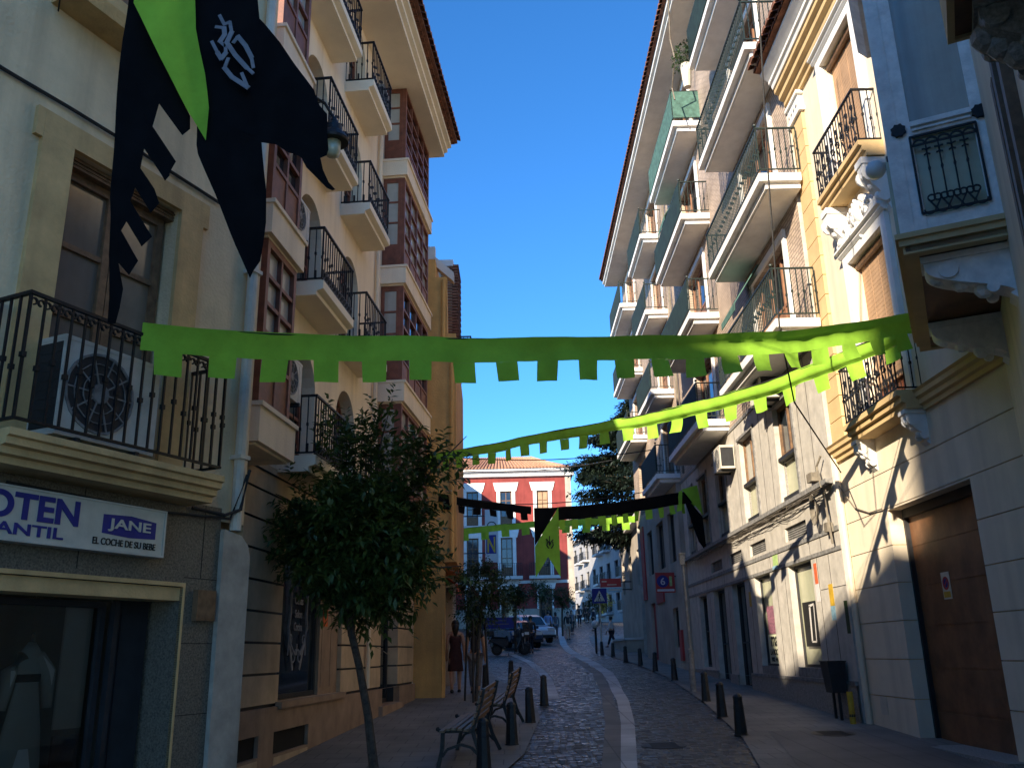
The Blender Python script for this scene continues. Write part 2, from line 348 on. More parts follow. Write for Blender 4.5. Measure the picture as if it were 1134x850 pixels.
def window(root, so, z0, u0, u1, za, zb, o, nx, nz, mf, mg, solid=0, fw=.06, mw=.035, dp=.05, arch=False, name='window'):
    m = MB(so, z0)
    if arch:
        r = (u1-u0)/2; t = zb-r; c = (u0+u1)/2
        m.box(u0, u0+fw, o-dp, o, za, t); m.box(u1-fw, u1, o-dp, o, za, t); m.ring(c, t, r, fw, o-dp, o, 14, 0, PI)
        m.box(u0+fw, u1-fw, o-dp, o-.004, t-mw/2, t+mw/2); m.box(c-mw, c+mw, o-dp, o-.002, za, t-mw/2)
        m.bar((c, t), (c-.6*r, t+.7*r), mw, o-dp, o-.01); m.bar((c, t), (c+.6*r, t+.7*r), mw, o-dp, o-.01)
        for k in (1, 2): m.box(u0+fw, u1-fw, o-dp+.003, o-.006, za+(t-za)*k/3, za+(t-za)*k/3+mw)
        if solid:
            m.box(u0+fw, c-mw, o-dp, o-.02, za, za+solid); m.box(c+mw, u1-fw, o-dp, o-.02, za, za+solid)
    else:
        m.box(u0, u0+fw, o-dp, o, za, zb); m.box(u1-fw, u1, o-dp, o, za, zb)
        m.box(u0+fw, u1-fw, o-dp, o, zb-fw, zb); m.box(u0+fw, u1-fw, o-dp, o, za, za+fw)
        zs = za+fw+solid
        if solid: m.box(u0+fw, u1-fw, o-dp, o-.02, za+fw, zs); m.box(u0+fw, u1-fw, o-dp, o-.003, zs, zs+mw)
        for k in range(1, nx):
            x = u0+(u1-u0)*k/nx; m.box(x-mw/2, x+mw/2, o-dp+.002, o-.004, za+fw, zb-fw)
        for k in range(1, nz):
            zz = zs+(zb-fw-zs)*k/nz; m.box(u0+fw, u1-fw, o-dp+.004, o-.008, zz-mw/2, zz+mw/2)
    w = obj(name, m, mf, root)
    g = MB(so, z0)
    if arch:
        n = 14; g.plate([(u0+.01, za), (u1-.01, za)]+[(c+(r-.01)*math.cos(PI*k/n), t+(r-.01)*math.sin(PI*k/n)) for k in range(n+1)], o-dp-.02, o-dp+.012)
    else: g.box(u0+.02, u1-.02, o-dp-.02, o-dp+.012, za+.02, zb-.02)
    obj('pane', g, mg, w); return w
def acunit(label, P, rz, so, w=.8, h=.55, d=.28):
    t = thing('air_conditioner', label, 'air conditioner', P, rz, 'air conditioning units on the facades')
    m = MB(so); m.box(-w/2, w/2, .02, d, 0, h); m.box(-w/2-.004, w/2+.004, .018, d+.004, h-.03, h+.004); m.box(w*.32, w*.325, d, d+.004, .02, h-.05)
    obj('casing', m, 'steel', t)
    m = MB(so); m.ring(-w*.12, h/2, h*.42, .02, d, d+.012, 20); m.disc(-w*.12, h/2, h*.1, d, d+.016, 10)
    for k in range(10): a = 2*PI*k/10; m.bar((-w*.12+h*.08*math.cos(a), h/2+h*.08*math.sin(a)), (-w*.12+h*.41*math.cos(a), h/2+h*.41*math.sin(a)), .012, d+.001, d+.01)
    for k in range(1, 4): m.ring(-w*.12, h/2, h*.42*k/4, .006, d+.002, d+.011, 18)
    f = obj('fan_grille', m, 'beltD', t)
    m = MB(so); m.disc(-w*.12, h/2, h*.4, d-.001, d+.001, 20); obj('fan', m, 'dark', f)
    m = MB(so); s = -1
    for k in range(9): m.box(s*w/2-.006, s*w/2, .05, d-.03, .06+k*(h-.12)/9, .06+k*(h-.12)/9+.02)
    m.box(-w/2-.003, -w/2+.003, .04, d-.02, .05, h-.05)
    obj('side_louvre', m, 'dark', t)
    m = MB(so)
    for u in (-w*.3, w*.3): m.box(u-.02, u+.02, 0, d+.03, -.05, -.002)
    obj('bracket', m, 'dark', t)
    return t

# ================================================================ setting
def sheet(name, strip, material, dz):     # strip: list of (y, x0, x1), follows the slope of the street
    m = MB(); N = 3
    for i in range(len(strip)-1):
        (ya, a0, a1), (yb, b0, b1) = strip[i], strip[i+1]; k = max(1, int((yb-ya)/3))
        for j in range(k):
            f, g = j/k, (j+1)/k; y0, y1 = ya+(yb-ya)*f, ya+(yb-ya)*g
            m.q((a0+(b0-a0)*f, y0, gz(y0)+dz), (a1+(b1-a1)*f, y0, gz(y0)+dz), (a1+(b1-a1)*g, y1, gz(y1)+dz), (a0+(b0-a0)*g, y1, gz(y1)+dz))
    return struct(name, m, material)
sheet('street', [(-60, -90, 90), (0, -90, 90), (50, -90, 90), (80, -120, 120), (400, -300, 300)], 'cobble', 0)
sheet('pavement', [(-20, -13, -4.6), (0, -9, -1.9), (8.8, -4, -.55), (12, -4, .05), (16, -4, .35), (20, -4, .3), (23, -4, -.2), (27, -4, -.7), (45, -4.5, -1.6)], 'pave', .02)
sheet('pavement', [(-14, -3, 1), (0, .2, 3), (8.8, 2.35, 6), (13, 3.05, 6), (18, 3.55, 6), (25, 4.0, 6), (31, 4.05, 6), (38, 3.8, 7), (45, 3.9, 8), (60, 4.6, 9)], 'pave', .022)
sheet('pavement', [(10.2, 3.0, 5.2), (12.2, 3.35, 5.2), (13.6, 3.55, 5.15)], 'tact', .027)
sheet('drain_strip', [(6, .6, .79), (10.9, 1.14, 1.33), (15.2, 1.63, 1.85), (19, 1.98, 2.22), (21.2, 2.1, 2.36), (24, 2.3, 2.58), (27.5, 2.48, 2.8), (33, 2.5, 2.85), (37.5, 2.36, 2.78), (44, 2.3, 2.7), (52, 2.4, 2.8), (62, 2.75, 3.1), (76, 3.2, 3.6)], 'strip', .006)
sheet('drain_strip', [(6, .38, .597), (10.9, .92, 1.137), (15.2, 1.38, 1.627), (21.2, 1.85, 2.097), (27.5, 2.2, 2.477), (37.5, 2.1, 2.357)], 'strip2', .005)
sheet('drain_strip', [(19.5, .62, .84), (21.6, .66, .88), (25.4, .68, .92), (28.2, .62, .88), (34.8, .3, .58), (42, -.4, -.08)], 'strip', .006)
m = MB()
for k in range(6): m.hexa([(x, y, gz(y)+.007) for x, y in ((-3.2+k*.75, 24.2), (-2.85+k*.75, 24.2), (-2.85+k*.75, 26.6), (-3.2+k*.75, 26.6))], [(x, y, gz(y)+.01) for x, y in ((-3.2+k*.75, 24.2), (-2.85+k*.75, 24.2), (-2.85+k*.75, 26.6), (-3.2+k*.75, 26.6))]) if k < 3 else None
struct('road_marking', m, 'white')

# ================================================================ A: shop house, near left
PA, AZA = (-2.70, 8.80), 24.56; ZA = gz(8.8)-.02
A = facade('shop_building', 'cream rendered house over a dark granite shop front, nearest on the shaded side', 'building', PA, AZA, ZA)
def fa(): return MB(-1, ZA)
holes = [(-2.42, -1.2, 3.32, 5.88), (-2.42, -1.2, 7.45, 9.2)]+[(-2.42-d, -1.2-d, z, z2) for d in (3.6, 7.2, 10.8) for z, z2 in ((3.32, 5.88), (7.45, 9.2))]
m = fa(); m.wall(-26, 0, 2.98, 9.4, holes, 0, .2); m.shell(-26, 0, 0, ZA-3, 9.4, 7); m.q((-17, -.25, 2.98), (0, -.25, 2.98), (0, -.25, ZA), (-17, -.25, ZA)) if 0 else None
obj('wall', m, 'creamA', A)
m = fa(); m.wall(-26, -.345, ZA-2.5, 3.1, [(-6.2, -.76, ZA-3, 2.34)], .03, .5); m.q((-.345, .03, ZA-1), (-.345, 0, ZA-1), (-.345, 0, 3.1), (-.345, .03, 3.1)); m.q((-26, .03, 3.1), (-.345, .03, 3.1), (-.345, 0, 3.1), (-17, 0, 3.1))
obj('stone_front', m, 'granite', A)
m = fa()
for z in (1.25, 1.85, 2.42): m.box(-.755, -.35, .03, .0325, z, z+.006)
for u in (-.56, -1.9, -3.2): m.box(u, u+.006, .03, .0325, 2.42, 3.1)
obj('stone_joint', m, 'black', A)
for u0 in (-2.42, -6.02):
    for z0, zt in ((3.3, 5.88), (7.32, 9.12)):
        m = fa(); m.box(u0-.3, u0-.001, 0, .045, z0, zt); m.box(u0+1.221, u0+1.51, 0, .045, z0, zt); m.box(u0-.3, u0+1.51, 0, .045, zt+.001, zt+.21)
        m.box(u0-.36, u0+1.57, 0, .055, zt+.02, zt+.25) if 0 else m.box(u0-.37, u0-.301, 0, .043, zt-.05, zt+.21); m.box(u0+1.511, u0+1.58, 0, .043, zt-.05, zt+.21)
        if z0 > 5: m.box(u0-.34, u0+1.55, 0, .09, z0-.14, z0-.001)
        obj('window_surround', m, 'ochre', A)
for u0 in (-2.42, -6.02):
    for za, zb in ((3.32, 5.88), (7.45, 9.2)):
        window(A, -1, ZA, u0+.05, u0+.61, za, zb-.1, -.13, 1, 3, 'woodold', 'woodpane', .5, .075, .05); window(A, -1, ZA, u0+.62, u0+1.18, za, zb-.1, -.13, 1, 3, 'woodold', 'woodpane', .5, .075, .05)
        m = fa(); m.box(u0, u0+1.22, -.2, -.06, zb-.1, zb)
        for k in range(3): m.box(u0, u0+1.22, -.06, -.055+.006*k, zb-.1+.03*k, zb-.085+.03*k)
        obj('shutter_box', m, 'woodold', A)
m = fa(); m.tube([(u, .03+.004*math.sin(u*9), 6.22+.012*math.sin(u*2.1)) for u in [-16+.5*i for i in range(31)]]+[(-.7, .03, 6.2)], .016)
m.tube([(-.75, .05, 3.05), (-.4, .12, 3.02), (-.2, .13, 3.1), (-.12, .14, 3.5)], .018); m.tube([(-2.6, .05, 2.99), (-1.2, .06, 2.96), (-.3, .1, 3.0), (-.14, .13, 3.45)], .014)
obj('cable', m, 'cable', A)
m = fa(); m.tube([(-.19, .07, 2.9), (-.19, .07, 9.38)], .055, 10); [m.box(-.26, -.12, 0, .14, z, z+.04) for z in (3.6, 5.6, 7.6, 9.6)]; obj('drainpipe', m, 'pipe', A)
m = fa(); m.plate([(-.34, ZA-.5), (.04, ZA-.5), (.04, 2.66), (.0, 2.78), (-.1, 2.86), (-.34, 2.9)], 0, .075); obj('corner_pilaster', m, 'greypaint', A)
m = fa(); m.prof([(0, 9.4), (.1, 9.4), (.1, 9.44), (.2, 9.48), (.2, 9.54), (0, 9.54)], -26, 0); obj('cornice', m, 'ochre', A)
# balcony with iron rail
m = fa(); m.prof([(0, 3.06), (.33, 3.06), (.33, 3.11), (.38, 3.12), (.38, 3.17), (.43, 3.18), (.43, 3.23), (.46, 3.24), (.46, 3.29), (0, 3.29)], -2.92, -.8); b = obj('balcony', m, 'ochre', A)
m = fa(); m.rail(-2.88, -.84, 0, .42, 3.36, 4.32, .118, .017)
for i in range(18):
    u = -2.88+2.04*(i+.5)/18
    m.ring(u-.03, 4.26, .03, .011, .41, .43, 8, -.5*PI, PI); m.ring(u+.03, 4.26, .03, .011, .41, .43, 8, 0, 1.5*PI)
obj('railing', m, 'iron', b)
m = fa(); m.prof([(0, 7.1), (.3, 7.1), (.34, 7.2), (.34, 7.31), (0, 7.31)], -2.8, -.82); b = obj('window_ledge', m, 'ochre', A)
# shop window and door
m = fa(); m.box(-6.3, -.76, -1.9, -1.85, ZA, 2.6); m.box(-6.3, -.76, -1.84, -.36, ZA-.02, ZA+.01); m.box(-.78, -.74, -1.84, -.51, ZA+.012, 2.6); m.box(-6.3, -.79, -1.84, -.51, 2.4, 2.45); obj('shop_interior', m, 'beige', A)
for u0, u1 in ((-6.1, -2.75), (-2.7, -1.28)):
    window(A, -1, ZA, u0, u1, ZA+.05, 2.2, -.3, 1 if u1 > -2 else 2, 1, 'dark', 'shopglass', 0, .05, name='shop_window')
m = fa(); m.box(-1.24, -1.19, -.3, -.24, ZA, 2.2); m.box(-1.19, -.82, -.34, -.3, ZA, 2.22); m.box(-1.12, -.9, -.3, -.29, ZA+.2, 2.1); obj('door', m, 'dark', A)
m = fa(); m.box(-6.2, -.76, .0, .036, 2.34, 2.375); m.box(-.76, -.735, .0, .036, ZA, 2.375); m.box(-6.2, -.762, -.28, -.001, 2.22, 2.335); obj('door_trim', m, 'ochre', A)
m = fa(); m.box(-.63, -.4, .03, .09, 2.05, 2.32); m.box(-.61, -.45, .09, .095, 2.07, 2.1); obj('meter_box', m, 'woodold', A)
# shop sign
S = facade('shop_sign', 'white box sign with blue lettering over the dark shop window', 'sign', PA, AZA, ZA); so = -1
m = fa(); m.box(-4.25, -1.16, .035, .15, 2.575, 2.94); obj('panel', m, 'signwhite', S)
m = fa(); m.box(-4.27, -1.14, .035, .157, 2.555, 2.574); m.box(-4.27, -1.14, .035, .157, 2.941, 2.955); m.box(-1.159, -1.14, .035, .157, 2.575, 2.94); obj('frame', m, 'pipe', S)
def lz(o): o.location.z -= ZA
for a in (('OTEN', 'blue', -2.83, 2.715, .8, .2, .03), ('INFANTIL', 'blue', -3.0, 2.605, .85, .085, .02), ('EL COCHE DE SU BEBE', 'inkblack', -1.88, 2.607, .64, .055, .01)):
    o = text(a[0], S, a[1], a[2], .151, a[3], a[4], a[5], -1, bold=a[6]); lz(o)
m = fa(); m.plate([(-1.8, 2.70), (-1.52, 2.685), (-1.25, 2.70), (-1.25, 2.84), (-1.52, 2.865), (-1.8, 2.85)], .151, .154); obj('logo_panel', m, 'blue', S)
lz(text('JANE', S, 'signwhite', -1.75, .156, 2.72, .44, .105, -1, bold=.02))
# things in the shop window: a dress form, a hanging gown and a poster board
def inA(name, label, cat, u, o):
    d = Vector((math.sin(R(AZA)), math.cos(R(AZA)))); n = Vector((math.cos(R(AZA)), -math.sin(R(AZA))))
    P = Vector(PA)+d*u+n*o; return thing(name, label, cat, (P.x, P.y, ZA+.02), R(90-AZA))
t = inA('hanging_gown', 'long white christening gown displayed behind the shop window', 'gown', -1.85, -.42)
m = MB(); m.lathe((0, 0, .35), [(.24, 0), (.22, .05), (.17, .5), (.1, .85), (.11, .95), (.09, 1.1), (.035, 1.17)], 14, 1, .28); obj('skirt', m, 'white', t, True)
m = MB(); m.lathe((0, 0, 1.22), [(.113, 0), (.116, .03), (.113, .06)], 14, 1, .3); obj('ribbon', m, 'dark', t)
for sd in (-1, 1): m = MB(); m.tube([(sd*.07, 0, 1.42), (sd*.17, 0, 1.3), (sd*.2, .0, 1.02)], [.05, .06, .035], 8); obj('sleeve', m, 'white', t, True)
m = MB(); m.lathe((0, 0, 1.52), [(.02, 0), (.02, .06), (.006, .08)], 8); obj('hanger', m, 'chrome', t)
t = inA('display_board', 'pale grey display board behind the shop window by the door', 'board', -1.46, -.4)
m = MB(); m.box(-.13, .13, -.01, .01, .85, 1.8); obj('board', m, 'white', t); m = MB(); m.box(-.12, .12, -.012, .012, .3, .8); obj('stand', m, 'redwood', t)
t = inA('child_mannequin', 'green dressed child mannequin behind the shop window', 'mannequin', -2.6, -.45)
m = MB(); m.lathe((0, 0, 1.0), [(.2, 0), (.16, .2), (.1, .42), (.12, .6), (.05, .68)], 12, 1, .3); obj('dress', m, 'leaf2', t, True); m = MB(); m.ball((0, 0, 1.78), .085, 10); obj('head', m, 'pinkw', t, True)
m = MB(); m.tube([(0, 0, 0), (0, 0, 1.0)], .015); obj('stand', m, 'dark', t)
# air conditioner on the balcony
P = Vector(PA)+Vector((math.sin(R(AZA)), math.cos(R(AZA))))*-2.03+Vector((math.cos(R(AZA)), -math.sin(R(AZA))))*.03
acunit('large white air conditioner standing on the iron railed balcony over the shop', (P.x, P.y, 3.345), R(90-AZA), -1, .95, .78, .33)

# plain houses; unseen blocks added behind the viewer cut the sunlight on the street
def plain_house(name, label, P, az, so, z0, u0, u1, top, depth, wallm, floors, ww=1.1, group=None, step=2.6, zf=3.3, fh=3.0):
    r = facade(name, label, 'building', P, az, z0); H = []
    n = int((u1-u0)/step)
    for i in range(n):
        u = u0+(i+.5)*(u1-u0)/n
        for k in range(floors): H.append((u-ww/2, u+ww/2, zf+k*fh, zf+k*fh+1.9))
    m = MB(so, z0); m.wall(u0, u1, z0-1, top, H, 0, .18); m.shell(u0, u1, 0, z0-4, top, depth); obj('wall', m, wallm, r)
    for h in H: window(r, so, z0, *h, -.1, 2, 3, 'redwood', 'glass', .3)
    m = MB(so, z0); m.prof([(0, top), (.3, top), (.3, top+.15), (-.2, top+.35), (-depth, top+.35), (-depth, top)], u0, u1); obj('roof', m, 'tileold', r)
    return r
plain_house('apartment_block', 'unseen pale block added behind the viewer to cut the sunlight', (-19.9, -15.7), 123, 1, -1.5, 0, 6.6, 17.9, 10, 'pale', 4)  # added out of view, its top edge sets the lower sunlight limit
plain_house('apartment_block', 'unseen taller pale block added behind the viewer to cut the sunlight', (-14.5, -18.85), 123, 1, -1.5, 0, 9, 22.6, 10, 'pale', 6)  # added out of view, keeps sun off the white bay

# ================================================================ B: cream apartment building, left
PB, AZB = (-2.26, 20.06), 5.1; ZB = .42
B = facade('apartment_building', 'cream apartment building with small iron balconies and wooden bay windows', 'building', PB, AZB, ZB)
def fb(): return MB(-1, ZB)
B0, B1 = -10.4, -.05
gh = [(-8.42, -5.65, 1.2, 3.35), (-3.05, -1.6, .3, 3.2)]
m = fb()
z = 1.16
while z < 3.9:
    m.wall(B0, B1, z+.028, min(z+.36, 3.93), gh, 0, .3); z += .36
m.wall(B0, B1, 3.94, 4.02, [], .03); obj('rusticated_base', m, 'tan', B)
m = fb(); m.wall(B0, B1, .3, 4.0, [(h[0]-.005, h[1]+.005, h[2]-.005, h[3]+.005) for h in gh], -.03, .27); obj('base_joint', m, 'dark', B)
vents = [(-10.15, -9.12, .62, .86), (-8.62, -7.28, .6, .86)]
m = fb(); m.wall(B0, B1, -.2, 1.15, [(-3.05, -1.6, .3, 3.2)]+vents, .045, .12); m.q((B0, .045, 1.15), (B1, .045, 1.15), (B1, -.02, 1.15), (B0, -.02, 1.15)); m.box(-8.5, -5.6, .0, .085, 1.12, 1.2); obj('plinth', m, 'plinthB', B)
for v in vents:
    m = fb(); m.box(v[0], v[1], -.018, -.004, v[2], v[3]); obj('cellar_vent', m, 'black', B); m = fb(); m.box(v[0]+.02, v[1]-.02, .046, .052, v[2]-.32, v[2]-.03); obj('wall_patch', m, 'tan', B)
W1 = [4.2, 6.63, 9.07, 11.5]
hb = []
for s in W1: hb += [(-8.62, -7.5, s+.02, s+1.76, 1), (-6.42, -5.32, s+.02, s+1.76, 1)]
hb += [(-8.62, -7.5, 4.22, 5.96, 1)]
hb = hb[:-1]
m = fb(); m.wall(B0, B1, 4.02, 13.4, hb, 0, .3); m.shell(B0, B1, 0, -1, 13.5, 9); obj('wall', m, 'creamB', B)
for h in hb: window(B, -1, ZB, h[0]+.01, h[1]-.01, h[2], h[3], -.2, 1, 1, 'redwood', 'glass', .45, .07, .045, .05, True, 'arched_door')
for s in W1:
    for a, b_ in ((-8.95, -7.4), (-6.62, -5.18)):
        m = fb(); m.prof([(0, s-.21), (.43, s-.21), (.43, s-.15), (.47, s-.14), (.52, s-.12), (.52, s), (0, s)], a, b_); x = obj('balcony', m, 'soffit', B)
        m = fb(); m.rail(a+.03, b_-.03, 0, .49, s+.03, s+.8, .105, .014, True, True); obj('railing', m, 'iron', x)
SP = [(3.93, 4.37), (6.38, 6.8), (8.83, 9.22), (11.26, 11.64)]
for a, b_ in ((-10.9, -9.75), (-3.76, -.98)):
    for k, (z0, z1) in enumerate(SP):
        m = fb(); m.box(a, b_, 0, .52, z0, z1); m.box(a-.02, b_+.02, 0, .55, z1-.05, z1+.001); m.box(a+.06, b_-.06, 0, .46, z0-.03, z0-.001); x = obj('bay_spandrel', m, 'creamB', B)
        zt = SP[k+1][0]-.035 if k < 3 else 13.39
        n = 2 if b_ < -5 else 4
        w = window(B, -1, ZB, a+.08, b_-.08, z1+.004, zt, .46, n, 4, 'redwood', 'glass' if k % 2 else 'curtain', .45 if n == 2 else .35, .08, .05, .07, name='bay_window')
        for u, s in ((a+.08, 1), (b_-.08, -1)):       # side lights
            mm = fb(); ua, ub = (u, u+.07) if s > 0 else (u-.07, u)
            mm.box(ua, ub, 0.01, .08, z1+.004, zt); mm.box(ua, ub, .32, .389, z1+.004, zt); mm.box(ua, ub, .08, .32, zt-.1, zt); mm.box(ua, ub, .08, .32, z1+.004, z1+.5)
            for j in (1, 2): zz = z1+.5+(zt-z1-.6)*j/3; mm.box(ua+.005, ub-.005, .08, .32, zz, zz+.04)
            f = obj('side_frame', mm, 'redwood', w); mm = fb(); mm.box(u+.03*s-.01, u+.03*s+.01, .07, .33, z1+.1, zt-.05); obj('side_pane', mm, 'curtain', w)
m = fb(); m.prof([(0, 13.4), (.8, 13.4), (.8, 13.5), (.88, 13.52), (.88, 13.62), (.97, 13.64), (.97, 13.76), (0, 13.76)], -11.2, -.85); obj('eaves', m, 'soffit', B)
m = fb(); m.prof([(.97, 13.765), (1.12, 13.78), (1.12, 13.83), (-3, 15.3), (-9, 13.5), (-9, 13.4), (0, 13.77)], -11.25, -.8); r = obj('roof', m, 'tileold', B)
m = fb(); m.tiles(-11.25, -.8, 1.2, 13.8, -.2, 14.32, .2, .09); obj('roof_tiles', m, 'tile', r)
m = fb(); m.tiles(-11.25, -.8, 1.05, 13.72, .3, 13.74, .2, .085); obj('eave_tiles', m, 'tile', r)
# shop window with decal, doors
m = fb(); m.box(-6.6, -5.66, -.12, -.06, 1.2, 3.34); m.box(-6.5, -6.1, -.06, -.052, 1.3, 3.2); m.box(-6.05, -5.75, -.06, -.052, 1.3, 3.2); obj('shop_panel', m, 'plinthB', B)
w = window(B, -1, ZB, -8.41, -6.62, 1.21, 3.34, -.1, 1, 1, 'dark', 'glass', name='shop_window')
m = fb()
for s in (-1, 1):
    c = -7.5
    m.tube([(c+s*.36, -.093, 2.62), (c+s*.33, -.093, 2.3), (c+s*.38, -.093, 2.1), (c+s*.3, -.093, 1.9), (c+s*.1, -.093, 1.75), (c+s*.04, -.093, 1.82)], .02, 5)
    m.ring(c+s*.28, 1.96, .07, .02, -.1, -.092, 10); m.ring(c+s*.13, 1.73, .08, .02, -.1, -.092, 10); m.bar((c+s*.3, 1.9), (c+s*.14, 1.56), .05, -.1, -.091); m.bar((c+s*.34, 2.0), (c+s*.36, 1.75), .03, -.1, -.091)
    m.ring(c+s*.3, 2.7, .07, .02, -.1, -.092, 10, 0, 1.4*PI)
m.bar((c, 1.75), (c, 1.9), .03, -.1, -.091); obj('window_decal', m, 'emblem', w)
for s_, wd, zz in (('Cenas', .34, 2.42), ('Salon', .3, 2.24), ('Cocina', .34, 2.07)): o = text(s_, w, 'emblem', -7.5-wd/2, -.095, zz, wd, .11, -1, bold=.015); o.location.z -= ZB
m = fb(); m.box(-6.5, -6.27, -.05, -.044, 2.16, 2.42); obj('notice', m, 'orangep', B)
window(B, -1, ZB, -3.04, -1.62, .86, 3.18, -.2, 2, 1, 'dark', 'glass', .0, .08, name='street_door')
m = fb(); m.box(-3.3, -1.5, -.3, .12, .2, .86); obj('door_step', m, 'plinthB', B)
m = fb(); m.tube([(-1.75, -.17, 1.75), (-2.2, -.17, 1.82)], .012); obj('door_handle', m, 'chrome', B)
m = fb(); m.tube([(-4.2, .06, 1.2), (-4.2, .06, 13.3)], .04, 8); m.tube([(-9.55, .05, 4.5), (-9.55, .05, 7.9), (-9.4, .05, 8.1)], .015); obj('drainpipe', m, 'creamB', B)
def onB(u, o, z, az=AZB, P=PB, so=-1):
    d = Vector((math.sin(R(az)), math.cos(R(az)))); n = Vector((math.cos(R(az)), -math.sin(R(az))))*(1 if so < 0 else -1); q = Vector(P)+d*u+n*o; return (q.x, q.y, z)
acunit('white air conditioner beside the upper wooden bay window by an arched door', onB(-9.3, 0, 7.15), R(90-AZB), -1, .62, .5, .3)
acunit('white air conditioner beside the lower wooden bay window over the tree', onB(-9.3, 0, 4.85), R(90-AZB), -1, .62, .55, .3)
acunit('white air conditioner on a top balcony under the tiled eaves', onB(-5.0, .05, 11.75), R(90-AZB), -1, .6, .6, .32)
# wall lantern
L = thing('wall_lantern', 'black wall lantern with clear glass bowl below the cream balconies', 'lamp', (-2.15, 9.6, 7.6))
m = MB(); m.lathe((0, 0, 0), [(.03, .0), (.075, .02), (.095, .1), (.1, .24)], 14); obj('glass_bowl', m, 'tan_glass', L, True)
m = MB(); m.lathe((0, 0, .24), [(.19, -.03), (.2, 0), (.16, .07), (.11, .12), (.1, .2), (.05, .25), (.03, .32)], 16); obj('hood', m, 'iron', L)
m = MB(); m.tube([(0, 0, .55), (-.1, -.1, .7), (-.32, -.35, .72), (-.52, -.6, .55)], .02); m.tube([(-.15, -.15, .68), (-.4, -.45, .5), (-.5, -.58, .3)], .012); m.box(-.6, -.5, -.66, -.56, .2, .8); obj('bracket', m, 'iron', L)

# ================================================================ orange house and what follows on the left
O = thing('orange_house', 'orange rendered house with a bare flank and a corner drainpipe', 'building', (-2.2, 20.3, .8))
m = MB(1, .8)   # local x,y relative
def ob(m, x0, x1, y0, y1, z0, z1): m.box(x0+2.2, x1+2.2, y0-20.3, y1-20.3, z0, z1)
def og(m, xf, xb, y0, y1, z0, z1): m.hexa([(a+2.2, b-20.3, z0) for a, b in ((-8, y0), (xf, y0), (xb, y1), (-8, y1))], [(a+2.2, b-20.3, z1) for a, b in ((-8, y0), (xf, y0), (xb, y1), (-8, y1))])
m = MB(1, .8); og(m, -1.6, -2.05, 20.3, 26.2, -.5, 3.72); og(m, -1.34, -1.52, 20.25, 26.2, 3.721, 9.2); og(m, -1.55, -1.95, 20.26, 26.1, 9.201, 10.7); ob(m, -8, -1.85, 20.27, 24, 10.701, 11.2); obj('wall', m, 'orange', O)
m = MB(1, .8); m.tube([(-1.64+2.2, -.1, 8.8), (-1.64+2.2, -.1, 10.6)], .045, 8); m.tube([(-1.44+2.2, -.1, 3.8), (-1.44+2.2, -.1, 8.7), (-1.64+2.2, -.1, 8.8)], .045, 8); m.tube([(-1.66+2.2, -.03, .2), (-1.66+2.2, -.03, 2.4)], .02, 6); obj('drainpipe', m, 'orange', O)
m = MB(1, .8); ob(m, -8, -1.9, 20.7, 20.9, 11.201, 11.75); m.plate([(-1.9+2.2, 11.2), (-1.42+2.2, 10.75), (-1.42+2.2, 11.0), (-1.9+2.2, 11.45)], .35, .6); obj('parapet', m, 'pale', O)
T = thing('brick_house', 'dark brick edged house rising behind the orange one', 'building', (-2.5, 23.8, .95))
m = MB(1, .95); m.box(-6, .82, .0, 1.2, 0, 12.6); obj('wall', m, 'beige', T)
m = MB(1, .95)
for k in range(52): m.box(.5, .99+.02*(k % 2), -.03, 1.22, 8.0+k*.09, 8.06+k*.09)
obj('brick_edge', m, 'tileold', T); m = MB(1, .95); m.box(-6, .85, -.05, 1.25, 12.601, 12.8); obj('roof', m, 'pale', T)
m = MB(1, .95); m.box(.99, 1.35, .3, 2, 9.7, 9.82); x = obj('balcony', m, 'beige', T); m = MB(1, .95)
for k in range(12): m.box(1.32, 1.34, .3+k*.15, .315+k*.15, 9.82, 10.5)
m.box(1.31, 1.35, .3, 2, 10.5, 10.54)
for k in range(3): m.box(1.0+k*.12, 1.015+k*.12, .3, .315, 9.82, 10.5)
m.box(1.0, 1.34, .295, .32, 10.5, 10.54); obj('railing', m, 'iron', x)
plain_house('town_house', 'grey beige house beyond the orange one on the left', (-2.7, 28), -6, -1, 1.1, 0, 9, 12.6, 8, 'beige', 3, zf=4.2)
plain_house('town_house', 'pale house farther along on the left behind the parked cars', (-3.7, 37.2), -8, -1, 1.5, 0, 22, 14, 8, 'pale', 3, zf=4.6)
plain_house('town_house', 'unseen tall pale house added past the left bend to shade the red house', (-6.3, 59.5), 0, -1, 2.4, 0, 15, 17.2, 8, 'pale', 4)  # unseen, added so its shadow covers the lower red facade
t = thing('shop_awning', 'short red shop awning past the corner of the orange house', 'awning', (-2.02, 22.4, 3.3))
m = MB(); m.hexa([(-.1, 0, .42), (.1, 0, .42), (.1, 1.6, .42), (-.1, 1.6, .42)], [(-.1, 0, .5), (.55, 0, .1), (.55, 1.6, .1), (-.1, 1.6, .5)]); obj('canvas', m, 'redp', t)
m = MB(); m.box(.54, .56, .01, 1.6, -.12, .1); obj('valance', m, 'redp', t); m = MB(); m.tube([(-.1, .1, -.1), (.5, .1, .1)], .015); m.tube([(-.1, 1.5, -.1), (.5, 1.5, .1)], .015); obj('arm', m, 'steel', t)

